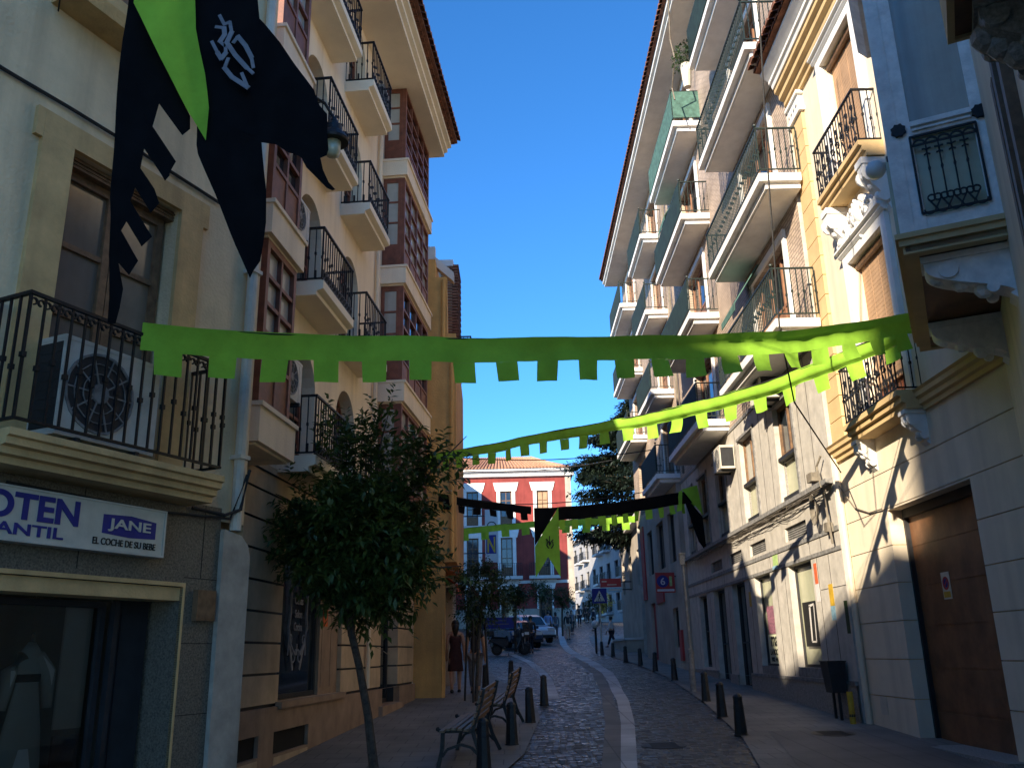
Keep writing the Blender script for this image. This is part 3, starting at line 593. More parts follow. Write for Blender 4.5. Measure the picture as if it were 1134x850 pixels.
# ================================================================ C: garage house, right
PC = (5.3, 9.0); ZC = .3
CB = facade('garage_house', 'warm cream house with golden trim, white window frames and a brown garage door', 'building', PC, 0, ZC)
def fc(): return MB(1, ZC)
def y(v): return v-9.0
CE = y(14.28)
gd = (y(10.2), y(12.6), .2, 3.54)
m = fc(); z = .49
while z < 4.5:
    m.wall(.0, CE, z+.012 if z > .5 else 0, min(z+.512, 4.57), [gd], 0, .31); z += .512
obj('rusticated_base', m, 'creamC', CB)
m = fc(); m.wall(0, CE, 0, 4.57, [(gd[0]-.005, gd[1]+.005, .2, gd[3]+.005)], -.014, .28); m.shell(0, CE, -.014, -1, 12, 9); obj('base_joint', m, 'ochreC', CB)
uh = [(y(11.3), y(12.6), 4.86, 7.36), (y(11.3), y(12.6), 8.56, 10.95)]
m = fc(); m.wall(0, CE, 4.57, 12, uh, 0, .2); obj('wall', m, 'creamC', CB)
m = fc()
for k in range(6): m.box(y(10.2), y(12.6), -.3, -.26, .35+k*.534, .35+k*.534+.5); m.box(y(10.2), y(12.6), -.3, -.267, .35+k*.534+.5, .35+k*.534+.534)
g = obj('garage_door', m, 'garage', CB)
m = fc(); m.box(y(12.55), y(12.6), -.26, -.2, .3, 3.5); m.box(y(10.2), y(10.25), -.26, -.2, .3, 3.5); m.box(y(10.25), y(12.55), -.26, -.18, 3.42, 3.54); obj('door_frame', m, 'dark', g)
m = fc(); m.box(y(10.0), y(12.8), -.3, .22, .2, .5); obj('threshold', m, 'plinthD', CB)
s_ = facade('no_parking_sign', 'small no parking plate on the brown garage door', 'sign', PC, 0, ZC)
m = fc(); m.box(y(11.62), y(11.84), -.259, -.252, 2.26, 2.6); obj('plate', m, 'signwhite', s_)
m = fc(); m.ring(y(11.73), 2.46, .085, .028, -.252, -.249, 20); m.bar((y(11.67), 2.52), (y(11.79), 2.4), .022, -.252, -.249); obj('prohibition_ring', m, 'red', s_)
m = fc(); m.disc(y(11.73), 2.46, .056, -.252, -.2505, 16); obj('disc', m, 'blue', s_); m = fc(); m.box(y(11.64), y(11.82), -.252, -.249, 2.28, 2.355); obj('yellow_panel', m, 'yellow', s_)
# string course with balcony
m = fc(); pr = [(0, 4.57), (.05, 4.57), (.05, 4.63), (.09, 4.65), (.09, 4.71), (.13, 4.74), (.13, 4.8), (.16, 4.83), (0, 4.85)]
m.prof(pr, 0, y(10.95)); m.prof(pr, y(12.88), CE); obj('string_course', m, 'ochreC', CB)
def cbalc(z, u0, u1, o, thick):
    m = fc(); m.prof([(0, z-thick), (o-.1, z-thick), (o-.1, z-thick*.7), (o-.05, z-thick*.65), (o-.05, z-thick*.35), (o, z-thick*.3), (o, z), (0, z)], u0, u1); b = obj('balcony', m, 'ochreC', CB)
    m = fc(); m.rail(u0+.04, u1-.04, 0, o-.04, z+.03, z+.85, .1, .014, True, False); n = 8
    for i in range(n):
        u = u0+.04+(u1-u0-.08)*(i+.5)/n
        for dz, r in ((.1, .045), (.4, .055), (.62, .04)): m.ring(u, z+dz, r, .012, o-.052, o-.03, 9, 0, 1.7*PI)
        m.bar((u-.05, z+.15), (u+.05, z+.35), .012, o-.05, o-.032); m.bar((u+.05, z+.45), (u-.04, z+.6), .012, o-.05, o-.032)
    obj('railing', m, 'iron', b); return b
cbalc(4.85, y(10.95), y(12.88), .36, .25); cbalc(8.52, y(10.95), y(12.72), .36, .24)
def corbel(root, u, zt, w, h, o, material, fr, name='corbel'):
    m = fr(); n = 14; P = [(0, zt), (o, zt), (o, zt-h*.18)]
    P += [(o*(.5+.5*math.cos(PI*k/n)) if k < n else .05, zt-h*.18-h*.72*(k/n)**.8) for k in range(1, n+1)]+[(0, zt-h)]
    m.prof(P, u-w/2, u+w/2); m.box(u-w/2-.02, u+w/2+.02, 0, o+.02, zt-h*.12, zt-.001)
    for s in (-1, 1):
        for (oo, zz, r) in ((o*.72, zt-h*.3, h*.16), (o*.25, zt-h*.75, h*.1)):
            m.prism([(oo+r*math.cos(2*PI*k/12), zz+r*math.sin(2*PI*k/12)) for k in range(12)], lambda a, b, t: (t, a, b), u+s*w*.42, u+s*w*.58)
    for k in range(3): m.ball((u, o*(.85-.25*k), zt-h*(.32+.18*k)), w*.3, 8)
    return obj(name, m, material, root)
for u in (y(11.08), y(12.78)): corbel(CB, u, 4.6, .16, .46, .26, 'white', fc)
for u in (y(11.1), y(12.58)): corbel(CB, u, 8.27, .2, .8, .32, 'white', fc)
m = fc(); rnd = random.Random(3)
for k in range(120):     # plaster cartouche over the lower window
    a = rnd.random()*2*PI; q = rnd.random()**.5; uu = y(11.95)+q*.7*math.cos(a); zz = 7.82+q*.3*math.sin(a)*(1.1-abs(uu-y(11.95)))
    m.ball((uu, .06, zz), rnd.uniform(.025, .07), 7, 1, .9, 1)
m.ball((y(11.95), .06, 7.9), .13, 10, 1, .6, 1.2)
for s in (-1, 1):
    m.ring(y(11.95)+s*.5, 7.75, .15, .06, 0, .14, 12); m.tube([(y(11.95)+s*.3, .08, 7.65), (y(11.95)+s*.7, .1, 7.7), (y(11.95)+s*.85, .06, 7.95)], [.07, .06, .03], 7)
obj('cartouche', m, 'white', CB, True)
for h in uh:
    u0, u1, z0, z1 = h
    m = fc(); m.box(u0-.17, u0, 0, .07, z0, z1); m.box(u1, u1+.17, 0, .07, z0, z1); m.box(u0-.17, u1+.17, 0, .07, z1+.001, z1+.15)
    m.prof([(0, z1+.15), (.08, z1+.15), (.12, z1+.19), (.12, z1+.22), (.17, z1+.24), (.17, z1+.27), (0, z1+.3)], u0-.22, u1+.22); f = obj('window_surround', m, 'white', CB)
    m = fc(); m.box(u0+.02, u1-.02, -.16, -.13, z0+.45, z1-.06)
    for k in range(3): m.box(u0+(u1-u0)*(k+1)/4-.004, u0+(u1-u0)*(k+1)/4+.004, -.13, -.124, z0+.45, z1-.06)
    for k in range(28): m.box(u0+.03, u1-.03, -.131, -.1275, z0+.47+k*(z1-z0-.57)/28, z0+.47+k*(z1-z0-.57)/28+.045)
    obj('blind', m, 'blind', CB); m = fc(); m.tube([(u0+.02, -.08, z1-.07), (u1-.02, -.08, z1-.07)], .05, 8); obj('blind_roll', m, 'woodold', CB)
    window(CB, 1, ZC, u0+.01, u1-.01, z0, z1-.01, -.17, 2, 3, 'redwood', 'glass', .5)
    if z1 > 10:
        m = fc()
        for k in range(14): m.ball((u0+(u1-u0)*(k+.5)/14, .05, z1+.36+.09*math.sin(PI*(k+.5)/14)), .06, 7)
        obj('crest', m, 'white', f, True)
m = fc(); z = 4.87
while z < 10.75: m.box(y(13.66), y(14.22), 0, .06, z, z+.335); z += .35
obj('quoins', m, 'ochreC', CB)
m = fc(); m.box(y(13.6), CE, 0, .11, 10.82, 10.9); m.box(y(13.66), y(14.22), 0, .09, 10.901, 11.16); m.box(y(13.6), CE, 0, .13, 11.161, 11.22)
for k in range(4): m.disc(y(13.74)+k*.14, 11.03, .045, .09, .12, 10)
m.box(y(13.62), CE, 0, .12, 4.3, 4.56) if 0 else None; obj('capital', m, 'white', CB)
m = fc(); m.prof([(0, 11.22), (.06, 11.22), (.06, 11.3), (.12, 11.33), (.12, 11.42), (.2, 11.46), (.2, 11.56), (.27, 11.6), (.27, 11.68), (0, 11.7)], 0, CE); obj('cornice', m, 'ochreC', CB)
m = fc(); m.prof([(0, 11.7), (.3, 11.7), (.32, 11.78), (.36, 11.8), (.36, 11.86), (.5, 11.98), (.5, 12.03), (0, 12.05)], 0, CE); e = obj('eaves', m, 'white', CB)
m = fc(); m.prof([(.5, 12.04), (.6, 12.06), (-4, 13.6), (-9, 12), (0, 12.02)], 0, CE); r = obj('roof', m, 'tileold', CB)
m = fc(); m.tiles(0, CE+.02, .72, 12.1, -.8, 12.6, .2, .09); m.tiles(0, CE+.02, .62, 12.03, -.2, 12.25, .2, .085); obj('roof_tiles', m, 'tileold', r)
m = fc(); m.tube([(y(14.2), .05, .3), (y(14.22), .05, 4.2), (y(14.24), .05, 4.7)], .05, 8); obj('drainpipe', m, 'creamC', CB)
m = fc(); m.box(y(13.55), y(13.8), .0, .006, .75, 1.0); obj('cover_plate', m, 'pipe', CB)
m = fc(); m.tube([(y(14.2), .06, 4.2), (y(13.7), .03, 3.75), (y(13.2), .02, 3.6), (y(12.7), .03, 3.58)], .01); obj('cable', m, 'cablebeige', CB)

# ================================================================ E: house with the white glazed bay, nearest on the right
PE, AZE = (5.3, 9.06), 26; ZE = .3
EB = facade('bay_window_house', 'dim house with a flaking white glazed bay on carved brackets', 'building', PE, AZE, ZE)
def fe(): return MB(1, ZE)
m = fe(); z = .49
m.wall(-9, -.02, -1, 9.9, [(-2.3, -.6, 5.0, 8.2), (-5.0, -3.0, .2, 3.4), (-8.4, -6.2, .2, 3.2)], 0, .25); m.shell(-9, -.02, 0, -2, 9.9, 6); obj('wall', m, 'creamC', EB)
m = fe(); m.prof([(0, 9.9), (.3, 9.95), (.3, 10.05), (-6, 10.05), (-6, 9.9)], -9, 0); obj('cornice', m, 'ochreC', EB)
for h in ((-5.0, -3.0, .3, 3.4), (-8.4, -6.2, .3, 3.2)):
    m = fe(); m.box(h[0], h[1], -.2, -.16, h[2], h[3]); obj('garage_door', m, 'garage', EB)
m = fe()
for u in (-3.95, -4.12, -4.3, -4.48, -4.66): m.box(u-.06, u+.05, 0, .05+.02*(round(u*50) % 2), 3.5, 5.6)
obj('timber_pilaster', m, 'woodold', EB)
U0, U1, OB = -2.66, .3, .8
m = fe(); m.box(U0, U1, 0, OB-.02, 4.95, 5.0); bay = obj('bay_floor', m, 'garage', EB)
m = fe()
for k, (z0, z1, d) in enumerate(((4.93, 5.0, .0), (5.001, 5.06, .025), (5.061, 5.11, .05))):
    m.box(U0-d, U1+d, OB-.12, OB+d, z0, z1); m.box(U0-d, U0+.1, 0, OB-.121, z0, z1); m.box(U1-.1, U1+d, 0, OB-.121, z0, z1)
obj('base_moulding', m, 'ochreC', bay)
def baypost(m, o0, o1, u0, u1): m.box(u0, u1, o0, o1, 5.112, 9.0)
m = fe(); baypost(m, .58, .68, U0, U0+.1); baypost(m, .681, .8, U0-.005, U0+.12); baypost(m, -.02, .09, U0, U0+.1)
m.box(U0+.01, U0+.09, .09, .58, 5.112, 5.25); m.box(U0+.01, U0+.09, .09, .58, 6.03, 6.19); m.box(U0+.005, U0+.05, .1, .57, 6.05, 6.07); m.box(U0-.015, U0+.05, .1, .57, 6.08, 6.1); m.box(U0-.03, U0+.05, .09, .58, 6.12, 6.145); m.box(U0+.01, U0+.09, .09, .58, 8.2, 8.35)
n = 4
for i in range(n+1):
    u = U0+.13+(U1-U0-.26)*i/n; m.box(u-.04, u+.04, OB-.09, OB-.01, 5.112, 9.0)
for za, zb in ((5.112, 5.25), (6.03, 6.19), (8.2, 8.35), (8.9, 9.1)): m.box(U0+.13, U1-.1, OB-.085, OB-.015, za, zb)
baypost(m, .69, .8, U1-.12, U1); baypost(m, 0, .09, U1-.1, U1)
bf = obj('bay_frame', m, 'whiteold', bay)
m = fe(); m.box(U0+.04, U0+.05, .09, .58, 6.19, 8.2); m.box(U0+.1, U1-.1, OB-.05, OB-.04, 6.19, 8.9); m.box(U0+.04, U0+.05, .09, .58, 8.35, 9); m.box(U1-.05, U1-.04, .09, .69, 5.2, 9); obj('pane', m, 'curtain', bf)
m = fe(); m.box(U0+.05, U0+.06, .09, .58, 5.25, 6.03); m.box(U0+.1, U1-.1, OB-.055, OB-.045, 5.25, 6.03); obj('lower_pane', m, 'tan_glass', bf)
m = fe(); rnd = random.Random(2)     # gathered curtain just behind the side pane
N = 26
for i in range(N):
    a, b_ = .09+.49*i/N, .09+.49*(i+1)/N; f = lambda k: U0+.07+.02*math.sin(k*1.9)+.008*math.sin(k*5)
    m.q((f(i), a, 6.2), (f(i+1), b_, 6.2), (f(i+1), b_, 8.9), (f(i), a, 8.9))
obj('curtain', m, 'pinkw', bf, True)
def fside(m, o, z, *a): pass
m = fe()     # iron grille on the side of the bay: built in the (o,z) plane at u=U0
def gbar(m, a, b, w):
    d = Vector((b[0]-a[0], b[1]-a[1])); d.normalize(); nx, nz = -d.y*w/2, d.x*w/2
    P = [(a[0]+nx, a[1]+nz), (a[0]-nx, a[1]-nz), (b[0]-nx, b[1]-nz), (b[0]+nx, b[1]+nz)]; m.prism(P, lambda x, zz, t: (t, x, zz), U0-.02, U0-.006)
def gring(m, c, r, w, a0=0, a1=2*PI, n=10):
    for k in range(n):
        t0, t1 = a0+(a1-a0)*k/n, a0+(a1-a0)*(k+1)/n; gbar(m, (c[0]+r*math.cos(t0), c[1]+r*math.sin(t0)), (c[0]+r*math.cos(t1), c[1]+r*math.sin(t1)), w)
for o in (.075, .6): gbar(m, (o, 5.27), (o, 6.02), .02)
for zz in (5.27, 6.02, 5.93): gbar(m, (.07, zz), (.605, zz), .018)
for i in range(5):
    o = .13+.1*i+.0
    if i < 4: gbar(m, (o+.055, 5.42), (o+.055, 5.93), .013); m.prism([(o+.055+.012*math.cos(k*PI/2), 5.68+.05*math.sin(k*PI/2)) for k in range(4)], lambda x, zz, t: (t, x, zz), U0-.024, U0-.004); gring(m, (o+.03, 5.4), .03, .012); gring(m, (o+.08, 5.4), .03, .012); gbar(m, (o+.005, 5.39), (o+.055, 5.3), .013); gbar(m, (o+.105, 5.39), (o+.055, 5.3), .013); gring(m, (o+.028, 5.85), .03, .011, -.5*PI, PI*.6); gring(m, (o+.082, 5.85), .03, .011, PI*.4, 1.5*PI)
    gring(m, (o+.005, 5.93), .048, .014, 0, PI); gring(m, (o+.005, 5.3), .045, .012, PI, 2*PI)
obj('grille', m, 'iron', bf)
m = fe()
for o in (.68, .03):
    m.prism([((o+(.055+.012*(k % 2))*math.cos(2*PI*k/16)), 6.11+(.055+.012*(k % 2))*math.sin(2*PI*k/16)) for k in range(16)], lambda x, zz, t: (t, x, zz), U0-.035, U0-.006)
obj('rosette', m, 'iron', bf)
m = fe(); n = 5
for i in range(n): m.box(U0+.3+i*.5, U0+.34+i*.5, OB+.0, OB+.03, 5.13, 6.0)
m.box(U0, U1, OB+.03, OB+.05, 5.15, 7.5) if 0 else None
obj('bay_slat', m, 'tan_glass', bf)
m = fe(); m.prof([(0, 9.0), (OB+.05, 9.0), (OB+.15, 9.12), (OB+.15, 9.2), (0, 9.5)], U0-.1, U1+.1); obj('bay_roof', m, 'whiteold', bay)
for u in (-2.38, -.55): corbel(EB, u, 4.93, .26, .5, .66, 'whiteold', fe, 'carved_bracket')
# globe lamp on the corner of the bay
d = Vector((math.sin(R(AZE)), math.cos(R(AZE)))); nn = Vector((-math.cos(R(AZE)), math.sin(R(AZE))))
P = Vector(PE)+d*(-1.2)+nn*.935
t = thing('globe_lamp', 'round grey globe lamp at the outer edge of the white bay', 'lamp', (P.x, P.y, 6.56), R(90-AZE))
m = MB(); m.ball((0, 0, 0), .105, 14); obj('globe', m, 'milk', t, True); m = MB(); m.tube([(0, -.09, 0), (0, -.15, 0)], .035, 8); m.tube([(0, -.13, .02), (0, -.13, .12)], .015); obj('arm', m, 'dark', t)
# second timber balcony nearer the viewer
m = fe(); m.box(-8.9, -5.6, 0, .36, 4.95, 5.2); b = obj('balcony', m, 'garage', EB)
m = fe(); m.box(-8.9, -5.57, .362, .4, 4.93, 5.22); m.box(-5.598, -5.57, 0, .361, 4.93, 5.22); obj('base_moulding', m, 'ochreC', b)
m = fe(); m.rail(-8.85, -5.65, 0, .33, 5.23, 6.1, .11, .016); obj('railing', m, 'iron', b)
corbel(EB, -5.75, 4.92, .3, .4, .26, 'plinthD', fe, 'carved_bracket')

# ================================================================ D: grey and brick apartment building, right
PD = (5.2, 14.3); ZD = .5
DB = facade('balcony_block', 'tall sandy brick apartment building with rows of white edged balconies', 'building', PD, 0, ZD)
def fd(): return MB(1, ZD)
def v(a): return a-14.3
DE = v(38)
gh = [(v(18.52), v(19.78), 1.22, 3.19), (v(15.87), v(17.25), 1.22, 3.19), (v(20.65), v(21.92), .5, 3.19), (v(22.7), v(24.02), .5, 3.17), (v(24.9), v(25.95), 1.25, 3.15)]
lou = [(v(18.6), v(19.9), 3.64, 3.9), (v(15.9), v(17.2), 3.64, 3.9), (v(20.65), v(21.9), 3.64, 3.9), (v(22.7), v(24), 3.64, 3.9)]
mz = [(v(a), v(b_), 4.4, 6.27) for a, b_ in ((15.98, 17.18), (18.74, 19.98), (21.5, 22.7), (23.7, 24.8), (25.7, 26.8))]
m = fd(); m.wall(0, v(27.4), 0, 6.75, gh+lou+mz, 0, .18); m.shell(0, DE, -.0, -1, 17.9, 10); obj('stone_facing', m, 'panelD', DB)
m = fd()
for yy in (14.95, 15.55, 17.5, 18.1, 20.2, 22.3, 24.45, 26.3):
    m.box(v(yy), v(yy)+.012, 0, .003, 1.2, 3.18); m.box(v(yy)+.3, v(yy)+.312, 0, .003, 3.27, 3.6); m.box(v(yy)+.1, v(yy)+.112, 0, .003, 4.4, 6.7)
m.box(0, v(15.5), 0, .003, 2.63, 2.64); obj('panel_joint', m, 'black', DB)
m = fd(); m.box(0, v(27.4), .0, .02, 3.195, 3.26); m.box(0, v(27.4), .0, .02, 3.5, 3.58); m.box(0, v(27.4), .0, .12, 4.26, 4.34); m.box(0, v(27.4), .0, .02, 6.66, 6.74)
for a, b_, c, d_ in mz: m.box(a-.1, a, 0, .03, c-.1, d_+.1); m.box(a-.1, b_+.05, 0, .05, d_+.001, d_+.06)
obj('belt_course', m, 'beltD', DB)
m = fd(); m.wall(0, v(27.4), 0, 1.13, [(v(20.65), v(21.92), .5, 3.19), (v(22.7), v(24.02), .5, 3.17)], .04, .039); m.q((0, .04, 1.13), (v(27.4), .04, 1.13), (v(27.4), 0, 1.13), (0, 0, 1.13)); obj('plinth', m, 'plinthD', DB)
m = fd(); m.box(0, v(20.6), 0, .055, 1.131, 1.19); m.box(v(24.06), v(27.4), 0, .055, 1.131, 1.19); obj('plinth_cap', m, 'beltD', DB)
for h in gh[:2]:
    w = window(DB, 1, ZD, h[0], h[1], 1.36, 3.18, -.12, 1, 1, 'dark', 'tan_glass', 0, .05, name='shop_window'); m = fd(); m.box(h[0], h[1], -.12, .01, 1.2, 1.36); obj('window_sill', m, 'beltD', DB)
for h in gh[2:4]: window(DB, 1, ZD, h[0], h[1], h[2], h[3], -.13, 2, 2, 'dark', 'glass', name='street_door')
window(DB, 1, ZD, *gh[4], -.12, 1, 2, 'dark', 'glass')
for h in lou:
    m = fd(); [m.box(h[0], h[1], -.12, -.05, h[2]+.01+k*.042, h[2]+.035+k*.042) for k in range(6)]; obj('louvre', m, 'beltD', DB)
for i, h in enumerate(mz):
    window(DB, 1, ZD, h[0], h[1], 5.27, h[3], -.1, 2, 1, 'woodold', 'curtain' if i == 1 else 'glass', 0, .07, .05); m = fd(); m.box(h[0], h[1], -.14, -.02, 5.2, 5.268); m.box(h[0], h[1], -.14, -.05, 4.4, 4.5); obj('window_sill', m, 'dark', DB)
    window(DB, 1, ZD, h[0], h[1], 4.5, 5.2, -.12, 2 if i else 1, 1, 'plinthD', 'tan_glass', 0, .03)
# cables bundled over the shops
m = fd(); rnd = random.Random(11)
for k in range(7):
    P = [(a, .1+.05*rnd.random(), 4.22-.015*k+.02*rnd.uniform(-1, 1)*(1+.3*k)) for a in [i*.6 for i in range(21)]]; m.tube(P, .006+.004*rnd.random(), 4)
for k in range(6): a = rnd.uniform(.2, 6); m.tube([(a, .12, 4.2), (a+.3, .1, 4.08+rnd.uniform(-.05, .05)), (a+.7, .1, 4.1), (a+1.0, .12, 4.22)], .006, 4)
for k in range(6): r = .16+.02*k; m.tube([(.62+r*.6*math.cos(t), .12+.01*k, 3.92+r*math.sin(t)) for t in [2*PI*i/14 for i in range(15)]], .009, 5)
m.tube([(.15, .08, 3.3), (.2, .1, 4.0), (.35, .12, 4.6), (.2, .08, 4.75)], .02); m.box(.55, .8, .02, .16, 4.4, 4.55); m.box(.2, .35, .02, .12, 3.5, 3.65)
obj('cable_bundle', m, 'cablebeige', DB)
LV = [7.0, 9.75, 12.5, 15.25]
COL = {'N': (13.93, 18.25), 'M': (20.62, 24.9), 'F': (27.3, 30.6), 'G': (33.5, 37.3)}
door = {'N': (15.25, 17.5), 'M': (21.7, 23.9), 'F': (28.0, 29.9), 'G': (34.2, 36.4)}
up = [(v(a), v(b_), L+.0, L+2.1) for a, b_ in door.values() for L in LV]
m = fd(); m.wall(0, v(27.4), 6.75, 17.9, up, 0, .2); m.wall(v(27.4), DE, 6.75, 17.9, up, 0, .2); obj('wall', m, 'brick', DB)
for c, (a, b_) in COL.items():
    for i, L in enumerate(LV):
        if (c, i) in (('G', 0),): continue
        d0, d1 = door[c]
        w = window(DB, 1, ZD, v(d0), v(d1), L+.02, L+2.08, -.12, 3, 1, 'shade', 'glass', .9, .08, .06, name='balcony_door')
        m = fd(); m.box(v(d0)-.14, v(d0), 0, .05, L, L+2.1); m.box(v(d1), v(d1)+.14, 0, .05, L, L+2.1); m.box(v(d0)-.14, v(d1)+.14, 0, .06, L+2.101, L+2.24); obj('door_surround', m, 'white', DB)
        m = fd(); m.box(v(a), v(b_), 0, .75, L-.15, L); m.box(v(a)+.09, v(b_)-.09, 0, .63, L-.26, L-.151); bb = obj('balcony', m, 'white', DB)
        m = fd(); m.box(v(a)+.13, v(b_)-.13, .01, .59, L-.275, L-.261); obj('underside', m, 'white', bb)
        m = fd(); m.rail(v(a)+.03, v(b_)-.03, 0, .72, L+.08, L+.92, .1, .016); m.ball((v(a)+.03, .72, L+.98), .035, 8); rl = obj('railing', m, 'greeniron', bb)
        if c != 'N' or i in (3,):
            m = fd(); m.box(v(a)+.05, v(b_)-.05, .735, .742, L+.1, L+.9)
            if (c, i) == ('M', 3): m.box(v(a)+.005, v(a)+.012, .0, .72, L+.1, L+.9)
            obj('screen', m, 'awn' if (c, i) == ('M', 3) else 'screen', bb)
        if (c, i) in (('N', 0), ('M', 2)):
            m = fd(); z1 = L+2.35; n = 7; x0, x1 = v(b_)-1.3, v(b_)-.1
            P = [(.02, z1), (.03+.55, z1-.85), (.035+.55, z1-1.0), (.6, z1-1.0), (.045+.55, z1-.85), (.035, z1+.02)]; m.prof(P, x0, x1); obj('awning', m, 'awn', bb)
m = fd(); m.prof([(0, 17.9), (.8, 17.9), (.8, 18.0), (.88, 18.02), (.88, 18.16), (0, 18.2)], -.1, DE); obj('eaves', m, 'white', DB)
m = fd(); m.prof([(.02, 17.885), (.78, 17.885), (.78, 17.899), (.02, 17.899)], 0, DE-.1); obj('underside', m, 'white', DB)
m = fd(); m.prof([(.88, 18.17), (.98, 18.2), (-4, 19.8), (-10, 18), (0, 18.16)], -.1, DE); r = obj('roof', m, 'tileold', DB)
m = fd(); m.tiles(-.1, DE, 1.05, 18.2, 0, 18.5, .22, .095); obj('roof_tiles', m, 'tileold', r)
m = fd(); m.tube([(v(19.2), .9, 17.95), (v(19.6), .85, 17.0), (v(19.5), .8, 16.4), (v(20.1), .8, 15.9), (v(19.9), .8, 15.4)], .02, 5); m.tube([(v(26.3), .1, 6.8), (v(26.3), .1, 17.8)], .04, 6); obj('hanging_rope', m, 'cablebeige', DB)
# stone ground floors past the last shop
m = fd(); m.wall(v(27.4), v(36), -.2, 6.74, [(v(28.6), v(29.6), 1.8, 3.0), (v(33.2), v(34.4), .5, 3.4), (v(30.4), v(31.9), 4.4, 6.0), (v(33), v(34.2), 4.4, 6.0), (v(28.2), v(29.4), 4.4, 6.0)], .15, .2)
m.q((v(27.4), .15, -.2), (v(27.4), 0, -.2), (v(27.4), 0, 6.74), (v(27.4), .15, 6.74)); obj('side_facing', m, 'beige', DB)
for h in ((28.6, 29.6, 1.8, 3.0), (30.4, 31.9, 4.4, 6.0), (33, 34.2, 4.4, 6.0), (28.2, 29.4, 4.4, 6.0)): window(DB, 1, ZD, v(h[0]), v(h[1]), h[2], h[3], .05, 2, 1, 'dark', 'glass')
m = fd(); m.box(v(33.2), v(34.4), 0, .04, .5, 3.4); obj('door', m, 'red', DB)
m = fd(); m.box(v(31.0), v(32.6), .15, .2, 3.3, 4.1); m.box(v(35.0), v(35.8), .15, .2, 3.6, 6.4); m.box(v(28), v(28.4), .15, .22, 1.4, 2.3); obj('red_panel', m, 'red', DB)
acunit('white air conditioner over the mezzanine window beside the golden quoins', (5.2, 16.75, 6.32), R(90), 1, .8, .5, .42)
acunit('white air conditioner between the mezzanine windows in the sun edge', (5.2, 20.75, 5.75), R(90), 1, .75, .55, .36)
t = thing('potted_plant', 'tall pot of trailing plant at the end of a top balcony', 'plant', (4.42, 18.45, 15.25))
m = MB(); m.lathe((0, 0, -.5), [(.09, 0), (.11, .2), (.14, .6), (.13, .63)], 12); obj('pot', m, 'pipe', t)
m = MB(); rnd = random.Random(5)
for k in range(260):
    a, q = rnd.uniform(0, 2*PI), rnd.random()**.5*.34; c = (q*math.cos(a), q*math.sin(a)*1.4, .2+rnd.uniform(-.1, .5)*(1-q)); d = [rnd.uniform(-.06, .06) for _ in range(6)]
    m.q(c, (c[0]+d[0], c[1]+d[1], c[2]+.03), (c[0]+d[0]+d[2], c[1]+d[1]+d[3], c[2]+d[4]), (c[0]+d[2], c[1]+d[3], c[2]+d[5]))
obj('foliage', m, 'leaf2', t)
# posters and stickers on the shop front
def onD(name, label, cat, parts, group=None):
    t = facade(name, label, cat, PD, 0, ZD); t['label'] = label
    for nm, ma, a, b_, z0, z1, o in parts:
        m = fd(); m.box(v(a), v(b_), o-.004, o, z0, z1); obj(nm, m, ma, t)
    return t
t = onD('poster', 'pale yellow poster with big black lettering low in the sunlit shop window', 'poster', [('paper', 'cream_paper', 18.58, 19.5, 1.4, 1.98, -.1)])
for s_, w_, h_, z_ in (('ma', .5, .2, 1.74), ('LA NOCHE', .72, .12, 1.57), ('902 44 01', .66, .09, 1.44)): o = text(s_, t, 'inkblack', v(19.04)+w_/2, -.0995, z_, w_, h_, 1, bold=.02); o.location.z -= ZD
onD('poster', 'pinkish photo poster in the upper part of the sunlit shop window', 'poster', [('paper', 'poster', 18.66, 19.4, 1.99, 2.55, -.1)])
t = onD('poster', 'black framed photo poster in the nearer shop window', 'poster', [('paper', 'inkblack', 15.98, 16.95, 1.72, 2.5, -.1)])
m = fd(); m.plate([(v(16.62), 1.8), (v(16.56), 1.8), (v(16.5), 2.42), (v(16.58), 2.42)], -.0995, -.097); m.bar((v(16.58), 2.42), (v(16.3), 2.44), .04, -.0995, -.097); m.bar((v(16.3), 2.44), (v(16.36), 1.8), .03, -.0995, -.097); m.bar((v(16.36), 1.8), (v(16.6), 1.8), .03, -.0995, -.097); obj('figure', m, 'pale', t)
onD('notice', 'red and white vertical notice on the panel beside the nearer shop window', 'notice', [('red_strip', 'redp', 15.6, 15.75, 2.75, 3.1, .006), ('paper', 'pinkw', 15.58, 15.77, 2.45, 2.748, .006)])
onD('notice', 'yellow and blue paper strip on the grey panel near the bin', 'notice', [('yellow_strip', 'yellow', 14.92, 15.12, 2.35, 2.7, .006), ('blue_strip', 'cyan', 14.92, 15.12, 2.12, 2.348, .006)])
onD('sticker', 'lime and blue sticker above the sunlit shop window', 'sticker', [('paper', 'limep', 17.85, 18.2, 3.28, 3.49, .005), ('lower_band', 'cyan', 17.85, 18.2, 3.21, 3.279, .0235)])
onD('sticker', 'small yellow sticker left of the sunlit shop window', 'sticker', [('paper', 'yellow', 20.18, 20.36, 2.6, 2.92, .005)])
onD('sticker', 'narrow green sticker by the corner drainpipe', 'sticker', [('paper', 'leaf2', 14.36, 14.5, 1.9, 2.4, .005)])
# round "61" shop sign on the stone front
t = thing('shop_sign', 'square red projecting sign with a blue number on the stone front', 'sign', (4.7, 28.6, 3.45))
m = MB(); m.box(-.3, .3, -.04, .04, 0, .62); obj('panel', m, 'red', t)
m = MB(-1); m.disc(-.08, .35, .19, .041, .046, 20); obj('disc', m, 'blue', t)
text('6', t, 'pinkw', -.15, .047, .24, .14, .22, -1, bold=.01); text('1', t, 'limep', .13, .042, .2, .08, .3, -1, bold=.03); m = MB(-1); m.box(-.27, .27, .041, .045, .04, .11); obj('lettering_strip', m, 'pinkw', t); m = MB(); m.tube([(.3, 0, .5), (.45, 0, .5)], .02); obj('bracket', m, 'dark', t)

